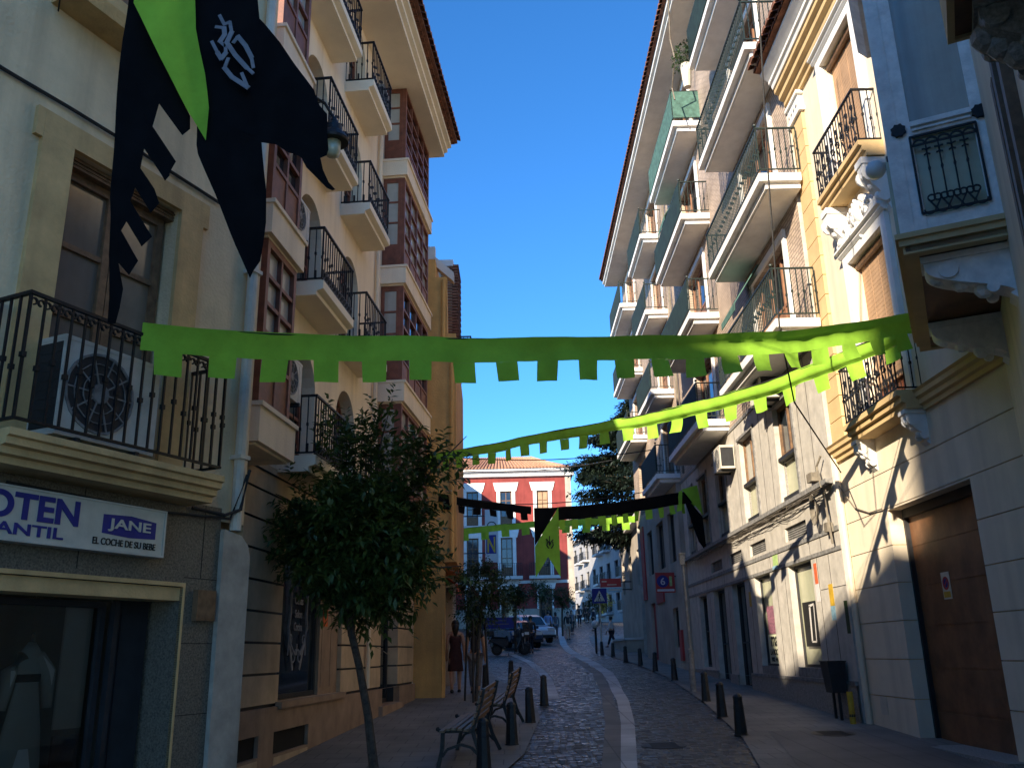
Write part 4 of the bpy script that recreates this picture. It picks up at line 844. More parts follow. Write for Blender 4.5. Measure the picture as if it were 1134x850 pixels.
# ================================================================ festival banners
def cloth(name, m, material, parent=None, th=.004):
    return obj(name, m, material, parent, True)
def poly_at(P, s):      # point and horizontal direction at arc fraction s of a polyline
    L = [0]
    for a, b in zip(P, P[1:]): L.append(L[-1]+(Vector(b)-Vector(a)).length)
    t = s*L[-1]
    for i in range(len(P)-1):
        if t <= L[i+1]+1e-9:
            f = (t-L[i])/(L[i+1]-L[i]); d = (Vector(P[i+1])-Vector(P[i])); return Vector(P[i]).lerp(Vector(P[i+1]), f), Vector((d.x, d.y, 0)).normalized(), L[-1]
    return Vector(P[-1]), d, L[-1]
def smooth(P, n=40):    # Catmull-Rom
    Q = []; P = [Vector(p) for p in P]; E = [P[0]*2-P[1]]+P+[P[-1]*2-P[-2]]
    for i in range(1, len(E)-2):
        a, b, c, d = E[i-1:i+3]
        for k in range(n):
            t = k/n; Q.append(.5*((2*b)+(c-a)*t+(2*a-5*b+4*c-d)*t*t+(3*b-a-3*c+d)*t**3))
    return Q+[P[-1]]
def streamer(name, label, P, prof, mw, gap, mh, band, merl, seed, group, wave=.02, merl2=None, drop=0.):
    root = thing(name, label, 'bunting', tuple(P[0]), 0, group); o0 = Vector(P[0]); P = smooth(P, 8); rnd = random.Random(seed)
    L = poly_at(P, 0)[2]; N = int(L/.05)
    ph = [rnd.uniform(0, 6) for _ in range(4)]
    def pt(s, n_, dz, amp=1):
        n_ = n_*min(1, max(.12, (s-.3)/.35))
        p, d, _ = poly_at(P, s); nrm = Vector((d.y, -d.x, 0)); w = wave*amp*(math.sin(s*L*3.1+ph[0])+.6*math.sin(s*L*7.3+ph[1])+.4*math.sin(s*L*19+ph[2]+dz*9))
        q = p+nrm*(n_+w)+Vector((0, 0, dz+.006*math.sin(s*L*5+ph[2]))); q -= o0; return (q.x, q.y, q.z)
    m = MB()
    R_ = [[m.p(*pt(i/N, a, b, .3+.7*j/len(prof))) for j, (a, b) in enumerate(prof)] for i in range(N+1)]
    for i in range(N):
        for j in range(len(prof)-1): m.f.append([R_[i][j], R_[i+1][j], R_[i+1][j+1], R_[i][j+1]])
    cloth('band', m, band, root)
    na, nb = prof[-1]; k = int(L/(mw+gap)); st = L/k
    for i in range(k):
        c = (i+.5)*st; two = merl2 and i % 2
        h = mh*rnd.uniform(.92, 1.06)*(1.0 if not two else .8); m = MB(); tw = rnd.uniform(-.03, .03); bl = rnd.uniform(-.03, .06); sk = rnd.uniform(-.02, .02)
        G_ = []
        for r in range(5):
            f = r/4; row = []
            for q in range(5):
                g = q/4; s = (c+(g-.5)*mw*(1-.04*f)+sk*f)/L
                row.append(m.p(*pt(min(max(s, 0), 1), na+bl*f*f+tw*f*(g-.5)*2+.012*math.sin(g*6+ph[3]+i)*f, nb-h*f+drop)))
            G_.append(row)
        for r in range(4):
            for q in range(4): m.f.append([G_[r][q], G_[r][q+1], G_[r+1][q+1], G_[r+1][q]])
        cloth('merlon', m, (merl2 if two else merl), root, .003)
    m = MB(); m.tube([tuple(Vector(p)-o0+Vector((0, 0, .01))) for p in P[::4]]+[tuple(Vector(P[-1])-o0)], .007, 5); obj('rope', m, 'cable', root)
    return root
streamer('bunting', 'near lime green bunting across the whole street from the iron balcony to the white bay', [(-3.09, 6.94, 4.40), (-2.12, 7.34, 4.44), (-1.09, 7.77, 4.54), (0.01, 8.22, 4.66), (1.07, 8.66, 4.80), (2.33, 9.19, 4.98), (3.51, 9.68, 5.21), (4.96, 10.28, 5.6)],
         [(.09, .02), (.06, -.01), (.03, -.04), (0, -.065), (-.01, -.12), (.0, -.17), (.01, -.225)], .225, .215, .2, 'green', 'green', 3, 'festival buntings over the street', .018)
streamer('bunting', 'second lime green bunting slanting down from the right behind the near one', [(-1.92, 18.69, 5.82), (-.32, 16.79, 5.62), (.53, 15.78, 5.55), (1.96, 14.07, 5.37), (3.13, 12.68, 5.31), (4.11, 11.51, 5.38), (4.95, 10.5, 5.55)],
         [(0, .02), (-.01, -.04), (-.01, -.1), (-.05, -.13), (-.09, -.14), (-.1, -.16)], .22, .27, .21, 'green', 'green', 5, 'festival buntings over the street', .025)
streamer('bunting', 'black bunting with black merlons low over the left pavement behind the tree', [(-1.75, 20.1, 5.22), (-.85, 20.74, 5.16), (.40, 21.53, 5.1)],
         [(0, .03), (.02, -.05), (0, -.16)], .2, .2, .17, 'blackcloth', 'blackcloth', 8, 'festival buntings over the street', .03)
streamer('bunting', 'black bunting with green merlons hanging toward the shaded right facade', [(1.02, 21.9, 5.12), (1.24, 22.06, 5.17), (2.58, 22.91, 5.39), (4.18, 23.92, 5.74), (5.1, 24.5, 5.95)],
         [(0, .03), (.02, -.1), (0, -.3)], .2, .2, .26, 'blackcloth', 'green', 9, 'festival buntings over the street', .03, None)
streamer('bunting', 'far dull green bunting in front of the red house', [(-2.6, 38, 6.85), (.76, 38, 7.1), (2.0, 38, 7.12), (5.2, 38.4, 7.3)], [(0, .02), (.03, -.12), (0, -.25)], .34, .5, .3, 'green', 'green', 12, 'festival buntings over the street', .04)
def flat_cloth(name, pts, yy, material, parent, org, amp=.03, cuts=3, seed=0):
    bm = bmesh.new(); vs = [bm.verts.new((x-org[0], yy-org[1], z-org[2])) for x, z in pts]; bm.faces.new(vs).normal_update()
    bmesh.ops.triangulate(bm, faces=bm.faces[:], ngon_method='EAR_CLIP')
    for _ in range(cuts): bmesh.ops.subdivide_edges(bm, edges=[e for e in bm.edges if e.calc_length() > .12], cuts=1); bmesh.ops.triangulate(bm, faces=[f for f in bm.faces if len(f.verts) > 3])
    for v_ in bm.verts: x, z = v_.co.x, v_.co.z; v_.co.y += amp*(math.sin(x*9+z*2+seed)+.5*math.sin(x*17-z*5+seed*2))
    me = bpy.data.meshes.new(name); bm.to_mesh(me); bm.free()
    for p in me.polygons: p.use_smooth = True
    me.materials.append(K[material]); o = bpy.data.objects.new(name, me); C.objects.link(o); o.parent = parent
    return o
def strokes(m, L, w, yy, org):
    for l in L:
        n = len(l)-1
        for i in range(n):
            (a, b), (c, d) = l[i], l[i+1]; ww = w*(1.1 if 0 < i < n-1 else .8); v_ = Vector((c-a, d-b)); v_.normalize(); nx, nz = -v_.y*ww/2, v_.x*ww/2; e = .3*ww
            P = [(a+nx-v_.x*e, b+nz-v_.y*e), (a-nx-v_.x*e, b-nz-v_.y*e), (c-nx+v_.x*e, d-nz+v_.y*e), (c+nx+v_.x*e, d+nz+v_.y*e)]
            m.prism([(x-org[0], z-org[2]) for x, z in P], lambda x, z, t: (x, t, z), yy-org[1]-.003-.0004*(i % 3), yy-org[1]+.003)
GREENP = [(-2.8, 6.48), (-2.37, 6.47), (-2.29, 6.19), (-2.19, 5.8), (-2.14, 5.51), (-2.14, 5.24), (-2.31, 5.52), (-2.53, 5.94), (-2.77, 6.42)]
STRIPP = [(-2.89, 6.48), (-2.89, 6.22), (-2.86, 5.53), (-2.83, 5.04), (-2.82, 4.86), (-2.8, 4.71), (-2.79, 4.42), (-2.77, 4.25), (-2.75, 4.09), (-2.74, 3.91), (-2.68, 3.9), (-2.66, 4.01), (-2.65, 4.15), (-2.71, 4.35), (-2.62, 4.25), (-2.57, 4.36), (-2.72, 4.6), (-2.69, 4.67), (-2.56, 4.47), (-2.5, 4.55), (-2.68, 4.83), (-2.66, 4.94), (-2.53, 4.74), (-2.48, 4.82), (-2.53, 4.94), (-2.64, 5.1), (-2.63, 5.26), (-2.49, 5.05), (-2.46, 5.0), (-2.43, 5.04), (-2.43, 5.07), (-2.39, 5.15), (-2.59, 5.45), (-2.56, 5.64), (-2.36, 5.36), (-2.3, 5.4), (-2.31, 5.51), (-2.53, 5.94), (-2.77, 6.42), (-2.78, 6.48)]
RIGHTP = [(-2.5, 6.47), (-1.94, 6.46), (-1.83, 6.29), (-1.67, 6.09), (-1.55, 5.89), (-1.41, 5.7), (-1.36, 5.56), (-1.3, 5.48), (-1.29, 5.29), (-1.28, 5.19), (-1.29, 5.14), (-1.33, 5.11), (-1.31, 5.02), (-1.27, 4.93), (-1.22, 4.87), (-1.24, 4.86), (-1.28, 4.88), (-1.36, 4.96), (-1.42, 5.02), (-1.46, 5.1), (-1.51, 5.14), (-1.55, 5.15), (-1.65, 5.22), (-1.76, 5.25), (-1.74, 5.1), (-1.71, 4.87), (-1.7, 4.63), (-1.71, 4.45), (-1.72, 4.33), (-1.76, 4.26), (-1.78, 4.2), (-1.89, 4.44), (-1.97, 4.63), (-2.06, 4.84), (-2.2, 5.15), (-2.22, 5.23), (-2.24, 5.51), (-2.3, 5.8), (-2.4, 6.19)]
EMB = [[(-2.12, 6.3), (-2.08, 6.22), (-2.04, 6.24)], [(-2.14, 6.2), (-2.08, 6.19), (-2.07, 6.13), (-2.1, 6.07), (-2.06, 6.03)], [(-2.04, 6.24), (-2.02, 6.15), (-2.05, 6.06), (-1.98, 5.95), (-1.89, 5.84), (-1.84, 5.79)], [(-2.16, 6.07), (-2.11, 5.97), (-2.08, 5.92), (-2.05, 5.97), (-2.06, 6.05)], [(-2.0, 6.06), (-1.97, 6.11), (-1.91, 6.03), (-1.86, 5.93), (-1.84, 5.84)], [(-2.03, 5.92), (-2.05, 5.84), (-1.99, 5.76), (-1.87, 5.67), (-1.92, 5.79)]]
org = (-2.5, 5.5, 6.5)
ext = lambda P, dz: [(x, z+dz if z > 6.44 else z) for x, z in P]
F1 = thing('pennant', 'black hanging cloth with torn side tabs, leftmost of the hanging cloths overhead', 'flag', (-2.85, 5.62, 6.5)); flat_cloth('cloth', ext(STRIPP, .5), 5.62, 'blackcloth', F1, (-2.85, 5.62, 6.5), .02, 3, 1)
F2 = thing('pennant', 'green pointed pennant hanging between two black cloths overhead', 'flag', (-2.5, 5.5, 6.5)); flat_cloth('cloth', ext(GREENP, .5), 5.5, 'green', F2, org, .02, 3, 2)
F3 = thing('flag', 'large black flag with a grey emblem and a frayed tail overhead', 'flag', (-1.9, 5.56, 6.5)); fo = (-1.9, 5.56, 6.5); flat_cloth('cloth', ext(RIGHTP, .5), 5.56, 'blackcloth', F3, fo, .025, 3, 4)
m = MB(); strokes(m, EMB, .032, 5.5, fo); obj('emblem', m, 'emblem', F3)
w = thing('hanging_wire', 'dark rope holding the hanging flags overhead', 'rope', (-3.4, 5.6, 7.0)); m = MB(); m.tube([(-.6, 1, .1), (0, 0, 0), (1.5, -.03, -.06), (4, -1.2, .3), (4.6, -1.6, .6)], .008, 5); obj('rope', m, 'cable', w)
# pennant with emblem in the middle distance
po = (.73, 21.72, 5.13); F4 = thing('pennant', 'green and black swallow tailed pennant with a black emblem over the street', 'flag', po)
q = lambda a, b: (.47+a*.6, 5.13-b*1.68)
flat_cloth('green_cloth', [q(1, 0), q(1, 1), q(.52, .71), q(0, 1), q(0, .56)], 21.72, 'green', F4, po, .012, 3, 1); flat_cloth('black_cloth', [q(0, 0), q(.995, 0), q(0, .55)], 21.72, 'blackcloth', F4, po, .012, 3, 1)
m = MB(); strokes(m, [[q(.6, .42), q(.6, .55)], [q(.5, .47), q(.56, .5), q(.6, .55)], [q(.74, .47), q(.66, .5), q(.6, .55)], [q(.52, .5), q(.48, .55), q(.55, .59)], [q(.72, .5), q(.74, .55), q(.66, .59)], [q(.46, .46), q(.52, .48)]], .03, 21.68, po); obj('emblem', m, 'inkblack', F4)
po = (4.75, 24.1, 5.95); F5 = thing('pennant', 'green triangular pennant hanging at the right end of the black bunting', 'flag', po)
flat_cloth('green_cloth', [(4.6, 5.93), (5.02, 6.03), (5.12, 5.2)], 24.1, 'green', F5, po, .02, 2, 2); flat_cloth('black_cloth', [(4.58, 5.9), (5.1, 5.17), (5.15, 4.2), (4.95, 4.5)], 24.13, 'blackcloth', F5, po, .02, 2, 3); flat_cloth('side_tab', [(4.4, 5.3), (4.5, 5.85), (4.6, 5.9), (4.55, 5.35)], 24.05, 'green', F5, po, .02, 2, 5)
w = thing('hanging_wire', 'black wire dropping from the golden eaves past the green buntings', 'wire', (3.1, 9.0, 9.3)); m = MB(); m.tube([(.03, -.1, 3), (.02, 0, 0), (.0, .35, -2.2), (-.0, .6, -4.1), (.5, 1.9, -4.6), (2.1, 4.9, -4.95)], .011, 5); obj('wire', m, 'cable', w)
for i, (y0, z0, z1, lb) in enumerate(((30, 8.3, 8.6, 'nearest of the thin wires crossing before the red house'), (33, 7.2, 7.6, 'middle thin wire crossing before the red house'), (44, 10.6, 11.2, 'highest thin wire crossing above the red house roof'))):
    w = thing('overhead_wire', lb, 'wire', (-2.5, y0, z0), 0, 'overhead wires across the street'); m = MB(); m.tube([(t*7.6, t*1.0, (z1-z0)*t-.5*4*t*(1-t)*.5) for t in [k/10 for k in range(11)]], .018, 5); obj('wire', m, 'cable', w)

# ================================================================ trees
def leaves(m, base, d, length, n, size, rnd, droop=.25):
    d = Vector(d).normalized(); p = Vector(base)
    for i in range(n):
        f = (i+1)/n; c = p+d*length*f-Vector((0, 0, droop*length*f*f))
        a = rnd.uniform(0, 2*PI); side = d.cross(Vector((0, 0, 1))); side = side.normalized() if side.length > .01 else Vector((1, 0, 0)); up = side.cross(d)
        ld = (d*.55+side*math.cos(a)+up*math.sin(a)*.7).normalized(); w = ld.cross(Vector((rnd.uniform(-.4, .4), rnd.uniform(-.4, .4), 1))).normalized(); s = size*rnd.uniform(.7, 1.25)
        A, B_, T = c, c+ld*s*.45, c+ld*s-Vector((0, 0, .18*s)); W = w*s*.2
        i0 = m.p(*A); i1 = m.p(*(B_+W)); i2 = m.p(*T); i3 = m.p(*(B_-W)); m.f.append([i0, i1, i2, i3])
def tree(name, label, loc, trunk, tr, crown, nshoot, lsize, leafm, seed, group=None, per=12, shoots=(), stakes=False, slen=.38, fill=.55):
    fill = .35 if nshoot > 1500 else fill
    t = thing(name, label, 'tree', loc, 0, group); rnd = random.Random(seed); cc, cr = Vector(crown[0]), Vector(crown[1])
    m = MB(); m.tube(trunk, tr, 8); top = Vector(trunk[-1])
    for k in range(9):
        a = rnd.uniform(0, 2*PI); e = cc+Vector((cr.x*.7*math.cos(a), cr.y*.7*math.sin(a), cr.z*rnd.uniform(-.3, .6))); mid = top.lerp(e, .5)+Vector((rnd.uniform(-.1, .1), rnd.uniform(-.1, .1), .08)); m.tube([top, mid, e], [tr[-1]*.7, tr[-1]*.45, tr[-1]*.15], 5)
    for s in shoots: m.tube([top, cc.lerp(Vector(s[0]), .3), Vector(s[0]), Vector(s[0])+Vector(s[1])], [tr[-1]*.5, tr[-1]*.35, .012, .005], 5)
    obj('trunk', m, 'bark', t)
    m = MB(); cl = [(Vector((rnd.gauss(0, 1), rnd.gauss(0, 1), rnd.gauss(0, 1))).normalized(), rnd.uniform(.75, 1.12)) for _ in range(26)]
    for i in range(nshoot):
        d = Vector((rnd.gauss(0, 1), rnd.gauss(0, 1), rnd.gauss(.1, 1))).normalized()
        lump = max((max(0, d.dot(c))**6*a for c, a in cl)); r = (fill+(1-fill)*rnd.random()**.6)*(.72+.32*lump)
        p = cc+Vector((d.x*cr.x, d.y*cr.y, d.z*cr.z))*r; dd = d+Vector((rnd.uniform(-.6, .6), rnd.uniform(-.6, .6), rnd.uniform(-.3, .8)))
        leaves(m, p-dd.normalized()*slen*.6, dd, slen*rnd.uniform(.7, 1.2), per, lsize, rnd)
    for s in shoots:
        for k in range(s[2]):
            f = rnd.random(); p = cc.lerp(Vector(s[0]), .45+.55*f)+Vector([rnd.gauss(0, s[3]) for _ in range(3)]); leaves(m, p, Vector(s[1])+Vector([rnd.uniform(-.35, .35) for _ in range(3)]), slen*1.25, per+2, lsize*1.1, rnd, .1)
    obj('crown', m, leafm, t)
    if stakes:
        for k in range(3): mm = MB(); a = 2*PI*k/3+.4; mm.tube([(.3*math.cos(a), .3*math.sin(a), -.1), (.22*math.cos(a), .22*math.sin(a), 1.6)], .025, 6); obj('stake', mm, 'dark', t)
    return t
tree('orange_tree', 'leaning street tree with a dense dark crown before the cream apartments', (-1.7, 11.2, gz(11.2)), [(0, 0, -.1), (-.1, 0, .6), (-.22, 0, 1.15), (-.33, 0, 1.55), (-.36, 0, 1.8)], [.06, .05, .045, .045, .05],
     ((-.24, 0, 2.6), (1.02, .95, .97)), 1750, .115, 'leaf', 21, None, 12, [((.0, 0, 4.0), (.12, 0, .5), 40, .14), ((-.62, .1, 4.0), (-.05, 0, .35), 46, .16), ((.75, -.1, 3.6), (.35, 0, .35), 42, .12), ((.35, 0, 3.8), (.15, 0, .35), 34, .16), ((-1.2, 0, 3.2), (-.2, 0, .1), 20, .14), ((.75, 0, 2.3), (.3, 0, .02), 16, .1)])
tree('street_tree', 'small staked tree with a loose crown just past the orange house', (-.89, 19.3, gz(19.3)), [(0, 0, -.1), (.05, 0, .9), (.1, 0, 1.6), (.15, 0, 2.0)], [.04, .035, .035, .04], ((.12, 0, 2.25), (.62, .6, .78)), 420, .085, 'leaf2', 23, 'small street trees', 11, [((.6, 0, 1.9), (.2, 0, .1), 18, .1)], True)
for i, (x, yy, zc, r, lb) in enumerate(((-.1, 45, 2.7, .62, 'rounded street tree partly hiding the parked cars'), (1.6, 60, 2.95, .86, 'round clipped tree left of the two under the red house wall'), (3.0, 61, 2.5, .88, 'round clipped tree at the right corner of the red house'))):
    tree('street_tree', lb, (x, yy, gz(yy)), [(0, 0, -.1), (0, 0, 1.2), (.03, 0, zc-.6)], [.07, .06, .06], ((0, 0, zc), (r, r, r*.9)), 200, .16, 'leaf2', 31+i, 'small street trees', 9, (), False, .5)
# cedar
t = thing('cedar_tree', 'tall dark cedar with spreading level boughs behind the balconies', 'tree', (7.6, 47, gz(47))); rnd = random.Random(77)
m = MB(); m.tube([(0, 0, -.2), (.1, 0, 5), (0, 0, 10), (0, 0, 14)], [.35, .28, .18, .05], 8); mc = MB()
for k in range(80):
    z = 5.2+7.8*(k/80)**.9+rnd.uniform(-.2, .2); a = rnd.uniform(0, 2*PI) if k % 3 else PI+rnd.uniform(-.6, .6); Lb = 4.4*min(1, max(.12, (13.8-z)/4.5))*rnd.uniform(.75, 1.1)
    e = Vector((Lb*math.cos(a), Lb*math.sin(a), z+rnd.uniform(.0, .5))); b0 = Vector((0, 0, z-.3)); m.tube([b0, b0.lerp(e, .5)+Vector((0, 0, .15)), e], [.07, .045, .015], 5)
    for j in range(85):
        f = .15+.8*rnd.random()**.8; p = b0.lerp(e, f)+Vector((0, 0, .15*math.sin(PI*f))); w = .75*(1-.55*f)
        p += Vector((rnd.gauss(0, w*.5), rnd.gauss(0, w*.5), rnd.gauss(0, .085)))
        leaves(mc, p, (math.cos(a)+rnd.uniform(-.7, .7), math.sin(a)+rnd.uniform(-.7, .7), rnd.uniform(-.25, .05)), .55, 9, .24, rnd, .3)
obj('trunk', m, 'bark', t); obj('crown', mc, 'cedar', t)
tree('street_tree', 'dark tree at the far end of the street under the pale apartments', (7.2, 80, gz(80)), [(0, 0, -.1), (0, 0, 1.0), (0, 0, 1.6)], [.1, .09, .08], ((0, 0, 1.9), (1.2, 1.2, .9)), 160, .24, 'leaf2', 43, None, 9, (), False, .7)

# ================================================================ street furniture
b0 = thing('bollard', 'b', 'bollard', (0, 0, 0), 0, 'black tapered bollards along the pavements')
m = MB(); m.lathe((0, 0, 0), [(.098, -.05), (.098, .03), (.088, .035), (.062, .5), (.068, .505), (.066, .53), (.045, .555), (.015, .57)], 8); obj('post', m, 'castiron', b0); m = MB(); m.lathe((0, 0, .36), [(.0715, 0), (.073, .01), (.0695, .05), (.068, .055)], 8); obj('collar', m, 'dark', b0)
nth = ['first', 'second', 'third', 'fourth', 'fifth', 'sixth', 'seventh', 'eighth', 'ninth']
RB_ = [(3.11, 13.33), (3.34, 15.55), (3.64, 18.27), (4.01, 23.95), (4.08, 27.71), (4.07, 30.9), (3.87, 33.35), (3.87, 37.69), (3.6, 39.54)]
LB_ = [(-.42, 10.95), (-.11, 12.87), (.18, 15.39), (.49, 18.34), (-.81, 22.82), (-.2, 24.6)]
used = False
for rowname, L in (('right', RB_), ('left', LB_)):
    for i, (x, yy) in enumerate(L):
        lb = '%s black bollard from the viewer in the %s' % (nth[i], 'row before the sunlit shop' if rowname == 'right' else 'row beside the benches')
        if not used: b0.location = (x, yy, gz(yy)); b0['label'] = lb; used = True; r = b0
        else: r = dup(b0, (x, yy, gz(yy)), 0, lb)
        r.rotation_euler = (R(random.uniform(-1.5, 1.5)), R(random.uniform(-1.5, 1.5)), random.random())
def bench(label, loc, rz, L):
    t = thing('park_bench', label, 'bench', loc, rz, 'cast iron street benches'); m = MB()
    S_ = [(-.2, .41), (-.13, .43), (-.06, .435), (.01, .43), (.08, .42)]; Bk = [(.16, .5, .25), (.19, .58, .25), (.215, .66, .28), (.235, .74, .3), (.245, .82, .3)]
    for x, z in S_: m.box(-L/2, L/2, x-.027, x+.027, z-.012, z+.012)
    obj('seat', m, 'bench', t); m = MB()
    for x, z, a in Bk: c, s = math.cos(a), math.sin(a); m.prof([(x+s*.028-.01, z+c*.028), (x-s*.028-.01, z-c*.028), (x-s*.028+.012, z-c*.028), (x+s*.028+.012, z+c*.028)], -L/2, L/2)
    obj('backrest', m, 'bench', t)
    for u in (-L/2+.15, L/2-.15):
        m = MB()
        def fl(P, w): 
            for a, b_ in zip(P, P[1:]):
                d = Vector((b_[0]-a[0], b_[1]-a[1])); d.normalize(); nx, nz = -d.y*w/2, d.x*w/2; m.prof([(a[0]+nx, a[1]+nz), (a[0]-nx, a[1]-nz), (b_[0]-nx, b_[1]-nz), (b_[0]+nx, b_[1]+nz)], u-.022, u+.022)
        fl([(-.27, 0), (-.22, .2), (-.21, .4)], .045); fl([(.3, 0), (.2, .2), (.14, .4), (.17, .5), (.24, .7), (.275, .86)], .045); fl([(-.26, .41), (-.2, .395), (0, .4), (.14, .4)], .04)
        fl([(-.22, .12), (-.16, .2), (0, .25), (.12, .22), (.22, .12)], .03)
        m.ball((u, -.27, .42), .028, 6); obj('leg_frame', m, 'castiron', t)
    return t
for lb, x, yy, L in (('slatted bench with iron ends, nearer of the two facing the cream apartments', -.62, 11.75, 1.7), ('slatted bench with iron ends, farther of the two facing the cream apartments', -.3, 14.75, 1.75)):
    bench(lb, (x, yy, gz(yy)+.02), 0, L).rotation_euler = (0, .04, R(-95.3))
t = thing('litter_bin', 'dark metal litter bin on two legs before the grey shop wall', 'bin', (5.1, 14.85, gz(14.85)+.02), R(90))
m = MB(); m.hexa([(-.16, -.05, .4), (.16, -.05, .4), (.16, .18, .4), (-.16, .18, .4)], [(-.19, -.06, .86), (.19, -.06, .86), (.19, .22, .86), (-.19, .22, .86)]); obj('basket', m, 'dark', t)
m = MB(); m.box(-.2, .2, -.07, .23, .861, .88); obj('rim', m, 'castiron', t)
for s in (-.17, .17): m = MB(); m.box(s*.75-.018, s*.75+.018, .06, .1, -.05, .42); obj('leg', m, 'castiron', t)
t = thing('marker_post', 'short yellow post by the corner drainpipe', 'post', (5.02, 14.25, gz(14.25)+.02)); m = MB(); m.tube([(0, 0, -.05), (0, 0, .46)], .045, 10); obj('post', m, 'yellow', t); m = MB(); m.lathe((0, 0, .1), [(.046, 0), (.047, .01), (.046, .04)], 10); obj('band', m, 'dark', t)
t = thing('lamp_post', 'thin grey post with a small white lantern between bollards and shops', 'lamp post', (3.82, 20.5, gz(20.5)))
m = MB(); m.tube([(0, 0, -.1), (0, 0, .9), (0, 0, .92), (-.03, 0, 2.9)], [.065, .065, .035, .028], 10); obj('post', m, 'beltD', t); m = MB(); m.box(-.09, 0.02, -.05, .05, 2.75, 2.98); m.box(-.11, .04, -.07, .07, 2.981, 3.01); obj('lantern', m, 'plinthD', t)
t = thing('crossing_sign', 'square blue pedestrian crossing sign on a thin grey pole', 'sign', (3.6, 39.6, gz(39.6)))
m = MB(); m.tube([(0, 0, -.1), (0, 0, 2.75)], .035, 8); obj('pole', m, 'pipe', t); m = MB(); m.box(-.32, .32, -.06, -.04, 2.15, 2.78); obj('plate', m, 'blue', t)
m = MB(-1); m.plate([(-.24, 2.23), (.24, 2.23), (0, 2.7)], .061, .064); x = obj('triangle', m, 'signwhite', t)
m = MB(-1); m.disc(.01, 2.53, .03, .064, .067, 8); m.bar((0, 2.5), (-.01, 2.38), .05, .064, .067); m.bar((-.01, 2.39), (-.07, 2.27), .025, .064, .067); m.bar((0, 2.39), (.06, 2.27), .025, .0645, .067); m.bar((0, 2.48), (.07, 2.42), .018, .0645, .067); m.bar((0, 2.48), (-.07, 2.42), .018, .0645, .067)
for k in range(4): m.box(-.15+k*.09, -.1+k*.09, .064, .067, 2.235, 2.262)
obj('pictogram', m, 'inkblack', t)
t = thing('crossing_lamp', 'low post with a white globe beside the crossing sign', 'lamp', (3.5, 41.2, gz(41.2))); m = MB(); m.tube([(0, 0, -.1), (0, 0, 1.1)], .05, 8); obj('post', m, 'castiron', t); m = MB(); m.ball((0, 0, 1.27), .17, 12); obj('globe', m, 'milk', t, True)
t = thing('shop_sign', 'long red sign with a pale strip hanging off the right facades', 'sign', (5.0, 48, 4.75)); m = MB(); m.box(-.55, .55, -.05, .05, .24, .68); obj('panel', m, 'red', t)
m = MB(); m.box(-.55, .6, -.045, .045, -.02, .2); obj('lower_panel', m, 'cyan', t); m = MB(-1); m.box(-.48, -.22, .051, .055, .5, .56); m.box(-.2, .3, .051, .055, .34, .38); m.box(-.1, .48, .046, .05, .06, .13); obj('lettering', m, 'signwhite', t); m = MB(); m.tube([(.55, 0, .5), (1.1, 0, .5)], .03); m.tube([(.55, 0, .1), (1.1, 0, .1)], .03); obj('bracket', m, 'dark', t)
t = thing('hanging_sign', 'tall white hanging board with a blue panel and yellow letter', 'sign', (-1.55, 58, 7.4)); m = MB(); m.box(-.42, .42, -.05, .05, 0, 3.4); obj('panel', m, 'pale', t)
m = MB(); m.box(-.36, .3, -.06, -.051, .55, 1.75); obj('blue_panel', m, 'blue', t); text('N', t, 'yellow', -.28, .061, .62, .52, 1.0, -1, bold=.02); m = MB(-1); m.ring(.02, 2.3, .33, .06, .05, .06, 16); obj('ring_mark', m, 'dark', t); m = MB(); m.tube([(-.42, 0, 3.0), (-2.2, 0, 3.0)], .04); m.tube([(-.42, 0, .6), (-2.2, 0, .6)], .04); obj('bracket', m, 'dark', t)
t = thing('street_banner', 'low blue printed banner beside the parked scooter', 'banner', (-.9, 43.2, gz(43.2)+.8)); m = MB(); m.box(-.75, .75, -.01, .01, .35, .85); obj('cloth', m, 'blue', t); m = MB(-1); m.box(-.55, .35, .011, .013, .68, .73); m.box(-.55, .5, .011, .013, .52, .57); obj('lettering', m, 'greyc', t)
for s in (-.75, .75): m = MB(); m.tube([(s, 0, -.85), (s, 0, .9)], .02); obj('post', m, 'dark', t)

# ================================================================ people
def skin(name, V, E_, parent, material, sub=1):       # V: list of (x,y,z,r), E_: edges; grown with a skin modifier and baked
    me = bpy.data.meshes.new(name); me.from_pydata([p[:3] for p in V], E_, []); o = bpy.data.objects.new(name, me); C.objects.link(o)
    bm = bmesh.new(); bm.from_mesh(me); l = bm.verts.layers.skin.verify(); bm.verts.ensure_lookup_table()
    for i, p in enumerate(V): r = p[3]; bm.verts[i][l].radius = r if isinstance(r, tuple) else (r, r); bm.verts[i][l].use_root = (i == 0)
    bm.to_mesh(me); bm.free()
    o.modifiers.new('s', 'SKIN').use_smooth_shade = True; o.modifiers.new('u', 'SUBSURF').levels = sub; o.modifiers['u'].render_levels = sub
    dg = bpy.context.evaluated_depsgraph_get(); dg.update(); nm = bpy.data.meshes.new_from_object(o.evaluated_get(dg)); bpy.data.objects.remove(o)
    nm.materials.clear(); nm.materials.append(K[material])
    for p in nm.polygons: p.use_smooth = True
    o = bpy.data.objects.new(name, nm); C.objects.link(o); o.parent = parent; return o
